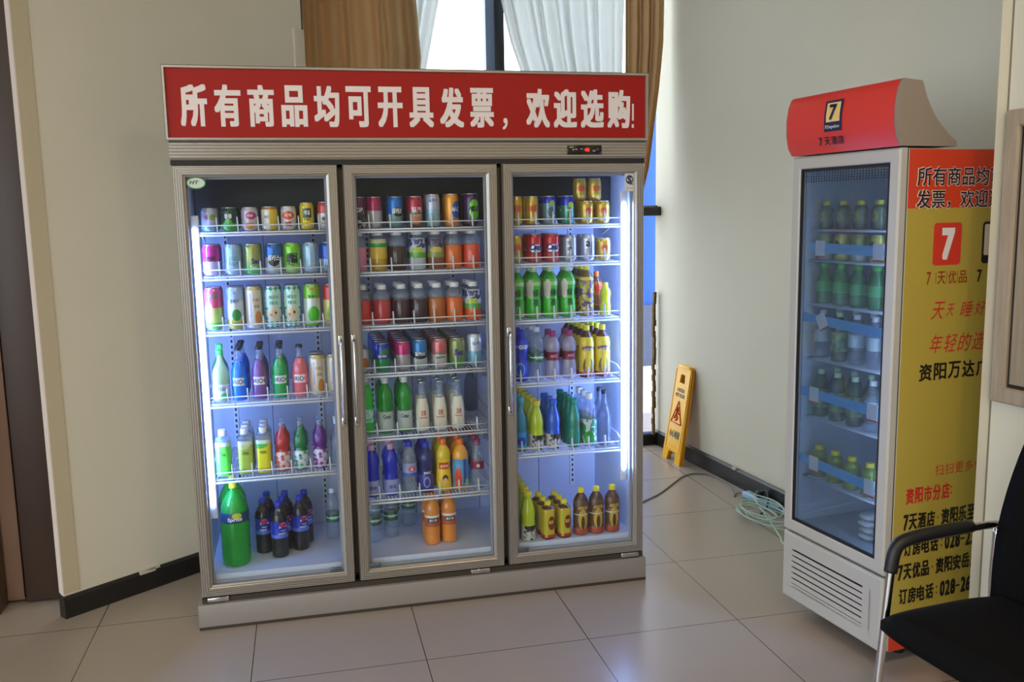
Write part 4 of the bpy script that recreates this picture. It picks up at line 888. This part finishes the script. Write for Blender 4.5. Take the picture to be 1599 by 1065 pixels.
# header
hp = [(.03, 1.757), (.0, 1.757), (-.018, 1.785), (-.027, 1.83), (-.028, 1.88), (-.02, 1.93), (-.008, 1.957), (.0, 1.963), (.072, 1.958), (.08, 1.94), (.092, 1.91), (.108, 1.882), (.13, 1.85), (.16, 1.82), (.195, 1.79), (.222, 1.772), (.224, 1.757)]
b = MB(); b.prism(hp, -.006, FW+.006, 'x'); fh = b.build('header', M_fb, frg)
b = MB(); fp = hp[1:8]
n = len(fp); vs = [(x, y-.0015, z) for x in (.0, FW-.002) for y, z in fp]; b.add(vs, [[i, i+1, n+i+1, n+i] for i in range(n-1)], 0, True)
b.build('sign_panel', mat('fridge_red', (220, 58, 50), .35), fh)
def hy(z):
    for (y0_, z0_), (y1_, z1_) in zip(fp, fp[1:]):
        if z0_ <= z <= z1_: return y0_+(y1_-y0_)*(z-z0_)/(z1_-z0_)
    return 0
def on_header(mb, mi):   # wrap flat letters onto the curved front
    for i in range(len(mb.v)):
        pass
lg = MB()
def curved_box(x0, x1, z0, z1, off, mi):
    n = 8; vs = []
    for k in range(n+1):
        z = z0+(z1-z0)*k/n; vs += [(x0, hy(z)-off, z), (x1, hy(z)-off, z)]
    lg.add(vs, [[2*k, 2*k+1, 2*k+3, 2*k+2] for k in range(n)], mi)
curved_box(.205, .293, 1.826, 1.930, .0035, 0); curved_box(.215, .283, 1.858, 1.922, .0042, 1)
def curved_text(t, cx, cz, wd, ht, bold, mi, off=.0075, sh=0):
    q = MB(); lettering(q, t, (cx, 0, cz), (1, 0, 0), (0, 0, 1), wd, ht, bold, 0, shear=sh)
    lg.add([(v[0], hy(v[2])-off, v[2]) for v in q.v], q.f, mi)
curved_text('7', .249, 1.890, .036, .052, .03, 0)
curved_text('7DaysInn', .249, 1.840, .072, .014, .03, 2)
for i, ch in enumerate('7天酒店'): curved_text(ch, .186+.034*i, 1.795, .016 if i == 0 else .028, .028, .03, 3)
lg.build('logo', [mat('logo_navy', (20, 24, 70), .4), mat('logo_cream', (236, 206, 130), .4), M_lblw, mat('logo_dark', (50, 16, 40), .4)], fh)
# poster on the side (plane x = FW)
PX = FW+.0018
b = MB(); b.box(FW, PX, .038, FD-.002, 1.561, 1.748, 1); b.box(FW, PX, .038, FD-.002, .115, 1.561, 0); b.box(FW, PX, .038, FD-.002, .028+.03, .115, 1)
ps = b.build('poster', [mat('poster_yellow', (184, 164, 70), .38), mat('poster_red', (214, 66, 36), .38)], frg)
pt = MB(); PM = [mat('poster_navy', (24, 28, 60), .4), mat('poster_black', (26, 24, 24), .4), mat('poster_crimson', (206, 36, 40), .4), mat('poster_redbox', (214, 60, 44), .4), M_lblw, mat('poster_brown', (150, 60, 24), .4), mat('poster_pale', (230, 214, 190), .4)]
def ptxt(t, y0_, y1_, z, ht, mi, bold=.02, off=.0008, sh=0):
    lettering(pt, t, (PX+off, (y0_+y1_)/2, z), (0, 1, 0), (0, 0, 1), y1_-y0_, ht, bold, mi, shear=sh)
ptxt('所有商品均可', .068, .44, 1.662, .064, 6, .045, .0005); ptxt('所有商品均可', .072, .436, 1.662, .060, 0, .016)
ptxt('发票，欢迎选', .068, .44, 1.583+.006, .064, 6, .045, .0005); ptxt('发票，欢迎选', .072, .436, 1.589, .060, 0, .016)
def rr(y0_, y1_, z0_, z1_, mi, r=.012, off=.0006):
    P = []
    for cx, cz, a0 in ((y1_-r, z1_-r, 0), (y0_+r, z1_-r, 90), (y0_+r, z0_+r, 180), (y1_-r, z0_+r, 270)):
        for k in range(5): a = math.radians(a0+k*22.5); P.append((cx+r*cs(a), cz+r*sn(a)))
    pt.prism(P, PX, PX+off, 'x', mi)
rr(.150, .268, 1.375, 1.513, 3); ptxt('7', .185, .240, 1.444, .105, 4, .05)
rr(.360, .478, 1.375, 1.513, 1); rr(.368, .470, 1.402, 1.505, 6, .006, .0008); ptxt('7', .395, .450, 1.453, .085, 0, .05, .001)
for i, ch in enumerate('7天优品'): ptxt(ch, .128+.046*i, .128+.046*i+(.018 if i == 0 else .034), 1.334, .042, 5, .01)
for i in (1, 2, 3): pt.box(PX, PX+.0006, .121+.046*i, .1225+.046*i, 1.315, 1.353, 5)
for i, ch in enumerate('7天酒店'): ptxt(ch, .345+.046*i, .345+.046*i+(.02 if i == 0 else .036), 1.334, .042, 1, .03)
for i, ch in enumerate('天天睡好觉'): ptxt(ch, .160+.062*i, .160+.062*i+[.050, .03, .05, .045, .045][i], 1.226, [.058, .04, .05, .046, .05][i], 2, -.004, .0008, .25)
for i, ch in enumerate('年轻的选择'): ptxt(ch, .158+.062*i, .158+.062*i+.050, 1.115, .062, 2, .0, .0008, .25)
for i, ch in enumerate('资阳万达广场'): ptxt(ch, .116+.062*i, .116+.062*i+.054, 1.022, .058, 1, .03)
for i, ch in enumerate('扫扫更多优惠'): ptxt(ch, .206+.044*i, .206+.044*i+.036, .680, .038, 2, -.006)
for i, ch in enumerate('资阳市分店：'): ptxt(ch, .084+.039*i, .084+.039*i+(.034 if ch != '：' else .006), .603, .056 if ch != '：' else .03, 2, .03)
def line(t, y0_, z, ht, pit):
    y = y0_
    for ch in t:
        wd = pit*(.9 if ord(ch) > 0x2000 else .55)
        if ch in '：·': ptxt(ch, y+pit*.2, y+pit*.32, z, ht*(.5 if ch == '：' else .12), 1, .02); y += pit*.6; continue
        if ch == ' ': y += pit*.3; continue
        if ch == '-': pt.box(PX, PX+.0006, y, y+wd*.8, z-.003, z+.003, 1); y += wd; continue
        ptxt(ch, y, y+wd*.92, z, ht, 1, .035); y += wd
line('7天酒店·资阳乐至店', .078, .512, .056, .043)
line('订房电话：028-232', .084, .420, .056, .043)
line('7天优品·资阳安岳店', .064, .337, .056, .043)
line('订房电话：028-265', .073, .250, .056, .043)
ptxt('C', .20, .215, .085, .02, 6, .02)
pt.build('lettering', PM, ps)
# price strips hanging inside the door
M_strip = mat('strip_blue', (90, 176, 240), .4)
for (xl, zl, xr, zr, tagx) in ((.075, 1.425, .455, 1.42, (.13, .42)), (.045, 1.166, .455, 1.148, (.15,)), (.045, .885, .45, .876, (.12, .42)), (.045, .625, .45, .610, (.13, .42))):
    b = MB(); L_ = xr-xl
    for s in range(1):
        b.add([(xl, .032, zl-.017), (xr, .032, zr-.017), (xr, .034, zr+.017), (xl, .034, zl+.017), (xl, .035, zl-.017), (xr, .035, zr-.017), (xr, .037, zr+.017), (xl, .037, zl+.017)], [(0, 1, 2, 3), (4, 7, 6, 5), (0, 4, 5, 1), (3, 2, 6, 7), (0, 3, 7, 4), (1, 5, 6, 2)])
    st = b.build('price_strip', M_strip, frg)
    for tx in tagx:
        b = MB(); z = zl+(zr-zl)*(tx-xl)/L_; a = .5 if len(tagx) == 1 else 0
        def rot(x, z_): return (tx+x*cs(a)-z_*sn(a), z+x*sn(a)+z_*cs(a))
        for (x0, x1, z0, z1, mi, y) in ((-.025, .025, -.028, .026, 0, .0305), (-.025, .025, -.034, -.028, 1, .0305)):
            q = [rot(x0, z0), rot(x1, z0), rot(x1, z1), rot(x0, z1)]; b.prism(q, y-.001, y, 'y', mi)
        b.build('price_tag', [M_lblw, mat('tag_red', (206, 40, 50), .4)], st)
# shelves of the fridge
for z in (1.49, 1.378, 1.215, 1.01, .785, .55):
    b = MB(); b.tube([(.035, .06, z-.004), (FW-.035, .06, z-.004), (FW-.035, FD-.05, z-.004), (.035, FD-.05, z-.004)], .004, 6, 0, True)
    for i in range(1, 28): x = .035+(FW-.07)*i/28; b.tube([(x, .06, z-.003), (x, FD-.05, z-.003)], .0013, 4)
    b.build('shelf', mat('fridge_wire', (190, 200, 214), .4), frg)
# its drinks: placed in world coordinates
fx = Vector((cs(FROT), sn(FROT))); fy = Vector((-sn(FROT), cs(FROT)))
def fplace(kind, x, y, z, label, group):
    p = Vector(FR)+fx*x+fy*y; return place(kind, p.x, p.y, z, label, group, FROT)
K['f_yell'] = lambda: bottle('small_drink_bottle', 'waist', .10, .024, plastic('f_dk', (70, 80, 60), .8), cy_, (.5, .13), label=(.2, .7), lm=printed('p_fy', (80, 96, 70), [('ell', 0, .045, .012, .018, (150, 150, 60))]))
K['f_can'] = lambda: can('soda_can', .093, .029, printed('p_fc', (130, 150, 70), [('band', 0, .05, (190, 196, 190)), ('ell', 0, .05, .014, .02, (60, 120, 80))], .3, .3))
K['f_can2'] = lambda: can('soda_can', .093, .029, printed('p_fc2', (196, 190, 70), [('ell', 0, .045, .018, .028, (60, 70, 40))], .3, .3))
K['f_green'] = lambda: bottle('soda_bottle', 'bell', .15, .030, plastic('f_green_b', (26, 130, 70), .8), cg, (.5, .10), label=(.3, .55), lm=mat('f_lg', (70, 170, 100), .4))
K['f_red'] = lambda: bottle('soda_bottle', 'bell', .155, .030, plastic('f_red_b', (206, 90, 90), .8), mat('cap_red', (206, 50, 50), .4), (.5, .10), label=(.2, .6), lm=mat('f_lr', (220, 190, 190), .4))
K['f_clear'] = lambda: bottle('water_bottle', 'pet', .18, .029, CLEAR, cw, (.44, .09), label=(.35, .6), lm=mat('f_lw', (180, 200, 206), .4))
K['f_dark'] = lambda: bottle('tea_drink_bottle', 'pet', .18, .029, plastic('f_tea', (60, 84, 60), .7), cpg, (.44, .09), label=(.2, .6), lm=printed('p_fd', (90, 130, 90), [('blot', 60, .5, 0, .2, (150, 170, 110))]))
K['f_lime'] = lambda: bottle('juice_bottle', 'jar', .12, .030, plastic('f_limeb', (120, 150, 50), .8), cy_, (.5, .12))
FS = [(1.49, ['f_yell']*5, 'topmost'), (1.378, ['f_can', 'f_can2', 'f_can', 'f_can2', 'f_can2'], 'second'), (1.215, ['f_green', 'f_green', 'f_green', 'f_green', 'f_red'], 'third'),
      (1.01, ['f_clear', 'f_dark', 'f_clear', 'f_clear', 'f_clear'], 'fourth'), (.785, ['f_dark', 'f_dark', 'f_dark', 'f_clear', 'f_clear'], 'fifth'), (.55, ['f_lime', 'f_lime', 'f_lime', 'f_lime'], 'sixth')]
FL = {'f_yell': 'small yellow-capped bottle', 'f_can': 'green and silver can', 'f_can2': 'yellow-green can', 'f_green': 'green soda bottle', 'f_red': 'pink-red soda bottle', 'f_clear': 'clear water bottle', 'f_dark': 'green tea bottle', 'f_lime': 'short lime jar bottle'}
for z, ks, nm in FS:
    for i, k in enumerate(ks):
        for j in range(2 if z > .7 else 1):
            fplace(k, .075+i*.090, .10+j*.075, z, '%s, %s%s from left, %s shelf of narrow fridge' % (FL[k], ('behind the ' if j else ''), ORD[i], nm), 'drinks in the narrow fridge')
M_bag = mat('milk_bag_white', (196, 200, 206), .35, noise=(40, .1))
bag = None
for k in range(12):
    x = .30+(k % 3)*.075; z = .367+(k//3)*.024
    if bag is None:
        t = MB(); bm = bmesh.new(); bmesh.ops.create_uvsphere(bm, u_segments=20, v_segments=10, radius=1)
        for v in bm.verts:
            c = v.co; c.x = math.copysign(abs(c.x)**.6, c.x)*.036; c.y = math.copysign(abs(c.y)**.6, c.y)*.07; c.z = math.copysign(abs(c.z)**.8, c.z)*.012+.012
        t.bm(bm, 0, True); bag = t.build('milk_bag', M_bag); o = bag
    else:
        o = bag.copy(); COL.objects.link(o)
    p = Vector(FR)+fx*x+fy*(.18+.006*(k % 2)); o.location = (p.x, p.y, z); o.rotation_euler = (0, 0, FROT+random.uniform(-.1, .1))
    tag(o, 'white milk bag, %s in the %s pile on the narrow fridge floor' % (['bottom', 'second up', 'third up', 'topmost'][k//3], ['inner', 'middle', 'outer'][k % 3]), 'milk bag', 'milk bags in the fridge')

# =================================================================== WET-FLOOR SIGN
def wet_sign():
    t = thing('wet_floor_sign', 'yellow wet-floor sign leaning folded against the right wall', 'warning sign', (2.640, 1.67, 0), 0)
    # local frame: x along the board (towards the camera along the wall), z up the board; then leaned
    th = math.atan2(.092, .60)
    M_y = mat('sign_yellow', (255, 192, 20), .4)
    def board(y0, y1, mi=0, extra=False):
        b = MB(); H = .605
        out = [(-.125, 0), (-.060, 0), (-.042, .062), (.042, .062), (.060, 0), (.125, 0), (.098, .57), (.088, .597), (.072, H), (-.072, H), (-.088, .597), (-.098, .57)]
        bm = bmesh.new()
        hole = [(-.036, .50), (.036, .50), (.028, .555), (-.028, .555)]
        ov = [bm.verts.new((a, 0, c)) for a, c in out]; hv = [bm.verts.new((a, 0, c)) for a, c in hole]
        es = [bm.edges.new((ov[i], ov[(i+1) % len(ov)])) for i in range(len(ov))]+[bm.edges.new((hv[i], hv[(i+1) % 4])) for i in range(4)]
        bmesh.ops.triangle_fill(bm, use_beauty=True, edges=es)
        fs = bm.faces[:]
        g = bmesh.ops.extrude_face_region(bm, geom=fs); bmesh.ops.translate(bm, verts=[v for v in g['geom'] if isinstance(v, bmesh.types.BMVert)], vec=(0, y1-y0, 0))
        bmesh.ops.translate(bm, verts=bm.verts[:], vec=(0, y0, 0))
        b.bm(bm); return b
    # board faces -x: local (a, y, c) -> world (y, -a, c) leaned about the foot line
    rot = Matrix.Rotation(th, 4, 'Y') @ Matrix.Rotation(-PI/2+.03, 4, 'Z')
    p1 = board(0, .012).build('front_board', M_y, t); p1.matrix_local = rot
    p2 = board(.016, .028).build('rear_board', mat('sign_yellow_back', (232, 150, 30), .4), t); p2.matrix_local = rot
    e = MB(); e.frame(-.10, .10, .075, .585, [(0, .0), (0, -.003), (.005, -.003), (.005, .0)])
    e.rbox(-.074, .074, -.002, .032, .594, .611, .004)
    q = e.build('hinge_rim', M_y, p1)
    g = MB(); k1, k2, k3 = 0, 1, 2
    lettering(g, 'CAUTION', (0, -.0012, .455), (1, 0, 0), (0, 0, 1), .10, .024, .03, 1)
    lettering(g, 'WET FLOOR', (0, -.0012, .422), (1, 0, 0), (0, 0, 1), .125, .024, .03, 1)
    lettering(g, '小心地滑', (0, -.0012, .175), (1, 0, 0), (0, 0, 1), .145, .05, .03, 1)
    tri = [(-.07, .245), (.07, .245), (0, .385)]
    for a, c in zip(tri, tri[1:]+tri[:1]): g.tube([(a[0], -.002, a[1]), (c[0], -.002, c[1])], .0035, 6, 0)
    g.tube([(-.005, -.002, .345), (.003, -.002, .322)], .010, 8, 0)      # slipping figure
    g.tube([(.0, -.002, .325), (-.012, -.002, .300), (.012, -.002, .280), (-.006, -.002, .262)], .0055, 6, 0)
    g.tube([(-.004, -.002, .318), (.026, -.002, .305)], .004, 6, 0); g.tube([(-.012, -.002, .300), (-.03, -.002, .270)], .005, 6, 0)
    g.build('print', [mat('sign_red', (206, 50, 30), .5), mat('sign_darkgreen', (40, 60, 30), .5)], p1)
wet_sign()

# =================================================================== CABLES AND POWER STRIP
def smooth(pts, n=6, closed=False):
    P = [Vector(p) for p in pts]; out = []
    for i in range(len(P)-1):
        p0 = P[max(i-1, 0)]; p1 = P[i]; p2 = P[i+1]; p3 = P[min(i+2, len(P)-1)]
        for k in range(n):
            t = k/n; out.append(.5*((2*p1)+(-p0+p2)*t+(2*p0-5*p1+4*p2-p3)*t*t+(-p0+3*p1-3*p2+p3)*t**3))
    out.append(P[-1]); return out
b = MB(); z = .005
cpts = [(1.72, .62, z), (1.95, .78, z), (2.196, .965, z), (2.316, 1.058, z), (2.455, 1.203, z), (2.57, 1.32, z), (2.66, 1.36, z), (2.735, 1.31, z), (2.755, 1.18, z), (2.735, 1.03, z), (2.690, .90, z), (2.71, .93, z), (2.74, .93, .01), (2.755, .905, .014)]
b.tube(smooth(cpts), .0042, 8); tag(b.build('power_cable', mat('cable_grey', (120, 122, 120), .5)), 'grey power cable snaking from the cooler to the power strip', 'cable')
ps_ = thing('power_strip', 'pale blue and white power strip lying against the black skirting', 'power strip', (2.775, .745, 0), math.atan2(-.2, .03))
b = MB(); b.rbox(-.15, .15, -.025, .025, 0, .032, .005); bb = b.build('body', mat('strip_pale_blue', (150, 190, 222), .4), ps_)
b = MB()
for k in range(4):
    x = -.105+k*.07
    for dx, dy in ((-.008, 0), (.008, 0), (0, .01)): b.box(x+dx-.0015, x+dx+.0015, dy-.004, dy+.004, .0318, .0326)
b.build('sockets', M_rubber, bb)
pg = MB(); pg.rbox(-.018, .018, -.016, .016, .033, .066, .005); pg.tube(smooth([(0, 0, .05), (.02, -.03, .075), (.0, -.09, .05), (-.04, -.14, .01), (-.09, -.18, .006)]), .004, 8)
o = pg.build('power_plug', mat('plug_black', (28, 28, 30), .4), None, (2.774, .775, 0), 0); tag(o, 'black plug with a short lead pushed into the power strip', 'plug')
b = MB(); rn = random.Random(5); P = []
for k in range(150):
    a = k*2*PI/24
    rr_ = .140+.034*sn(k*.083+1)
    P.append((2.655+.035*sn(k*.09)+rr_*.62*cs(a), .53+.03*cs(k*.13)+rr_*1.15*sn(a), .006+.009*(k/24)+.006*sn(a*1.3)**2))
P = P+[(2.62, .36, .03), (2.60, .25, .01), (2.575, .17, .006), (2.62, .05, .006), (2.7, -.03, .006)]
b.tube(smooth(P, 2), .0036, 7); tag(b.build('cable_coil', mat('cable_pale_green', (168, 196, 180), .45)), 'pale green cable loosely coiled on the floor by the power strip', 'cable')

# =================================================================== CHAIR
ch = thing('office_chair', 'black visitor chair with chrome legs and armrests before the narrow fridge', 'chair', (0, 0, 0))
M_seat = mat('black_upholstery', (9, 9, 10), .9, spec=.15); M_arm = mat('black_armrest', (24, 25, 27), .45)
SX0, SX1, SY0, SY1, SZ = 1.893, 2.35, -1.99, -1.432, .487
b = MB(); N_ = 14
def seat_surf(top):
    vs = []
    for i in range(N_+1):
        for j in range(N_+1):
            u = i/N_*2-1; v = j/N_*2-1
            # square to squircle
            x = u*math.sqrt(1-.16*v**4); y = v*math.sqrt(1-.16*u**4)
            e = max(abs(u), abs(v)); h = (SZ-.026*max(0, (e-.6)/.4)**2.5-.006*(1-e)) if top else SZ-.072+.022*max(0, (e-.6)/.4)**2
            vs.append(((SX0+SX1)/2+x*(SX1-SX0)/2, (SY0+SY1)/2+y*(SY1-SY0)/2, h))
    return vs
n1 = (N_+1)**2; fs = []
for i in range(N_):
    for j in range(N_):
        a = i*(N_+1)+j; fs.append([a, a+1, a+N_+2, a+N_+1]); fs.append([n1+a, n1+a+N_+1, n1+a+N_+2, n1+a+1])
rim = [i*(N_+1) for i in range(N_+1)]+[N_*(N_+1)+j for j in range(1, N_+1)]+[i*(N_+1)+N_ for i in range(N_-1, -1, -1)]+[j for j in range(N_-1, 0, -1)]
for a, c in zip(rim, rim[1:]+rim[:1]): fs.append([a, c, n1+c, n1+a])
b.add(seat_surf(True)+seat_surf(False), fs, 0, True); b.build('seat', M_seat, ch)
b = MB(); vs = []; nz, ny = 12, 10
def bx(z): return 2.306+.02*(z-.47)+.42*max(0, z-.6)**1.6
for s in (0, 1):
    for i in range(nz+1):
        z = .43+(1.02-.43)*i/nz
        for j in range(ny+1):
            v = j/ny*2-1; wd = .265*(1-.12*(i/nz)**3); 
            e = max(abs(v), (i/nz-.5)*2 if i > nz/2 else 0); 
            vs.append((bx(z)+.030*(1-v*v)+s*(.042-.018*max(0, e-.7)/.3), (SY0+SY1)/2+v*wd, z-(.03*v*v if i == nz else 0)))
n1 = (nz+1)*(ny+1); fs = []
for i in range(nz):
    for j in range(ny):
        a = i*(ny+1)+j; fs.append([a, a+1, a+ny+2, a+ny+1]); fs.append([n1+a, n1+a+ny+1, n1+a+ny+2, n1+a+1])
rim = [i*(ny+1) for i in range(nz+1)]+[nz*(ny+1)+j for j in range(1, ny+1)]+[i*(ny+1)+ny for i in range(nz-1, -1, -1)]+[j for j in range(ny-1, 0, -1)]
for a, c in zip(rim, rim[1:]+rim[:1]): fs.append([a, c, n1+c, n1+a])
b.add(vs, fs, 0, True); b.build('backrest', M_seat, ch)
for y in (SY1+.005, SY0-.005):
    b = MB(); b.tube(smooth([(1.915, y, .0), (1.937, y, .25), (1.963, y, .55), (1.975, y, .635), (2.0, y, .656), (2.08, y, .664), (2.28, y, .668), (2.335, y, .666)]), .0115, 12)
    b.tube([(1.896, y, .0), (1.874, y, .0), (1.885, y, .006)], .012, 8, 1) if False else None
    fl_ = b.build('front_leg', M_chrome, ch)
    b = MB(); b.tube(smooth([(2.34, y, .66), (2.335, y, .45), (2.37, y, .2), (2.42, y, .0)]), .0115, 12)
    b.build('rear_leg', M_chrome, ch)
    b = MB(); pts = smooth([(1.965, y, .580), (1.975, y, .634), (2.0, y, .660), (2.08, y, .670), (2.24, y, .673)])
    b.tube(pts, .0185, 12); b.build('armrest', M_arm, ch)
b = MB()
for x in (2.0, 2.27): b.tube([(x, SY0-.003, .405), (x, SY1+.003, .405)], .010, 8)
for y in (SY1+.003, SY0-.003): b.tube([(1.955, y, .405), (2.335, y, .405)], .010, 8)
b.build('seat_frame', M_chrome, ch)

PV = Vector((1.93, -1.45, 0))
for c in ch.children: c.data.transform(Matrix.Translation(-PV))
ch.location = PV; ch.rotation_euler = (0, 0, .105)
# keep the prototypes' hidden state clean
for o in list(bpy.data.objects):
    if o.type == 'EMPTY' and not o.children and o.name not in ('camera',): bpy.data.objects.remove(o)
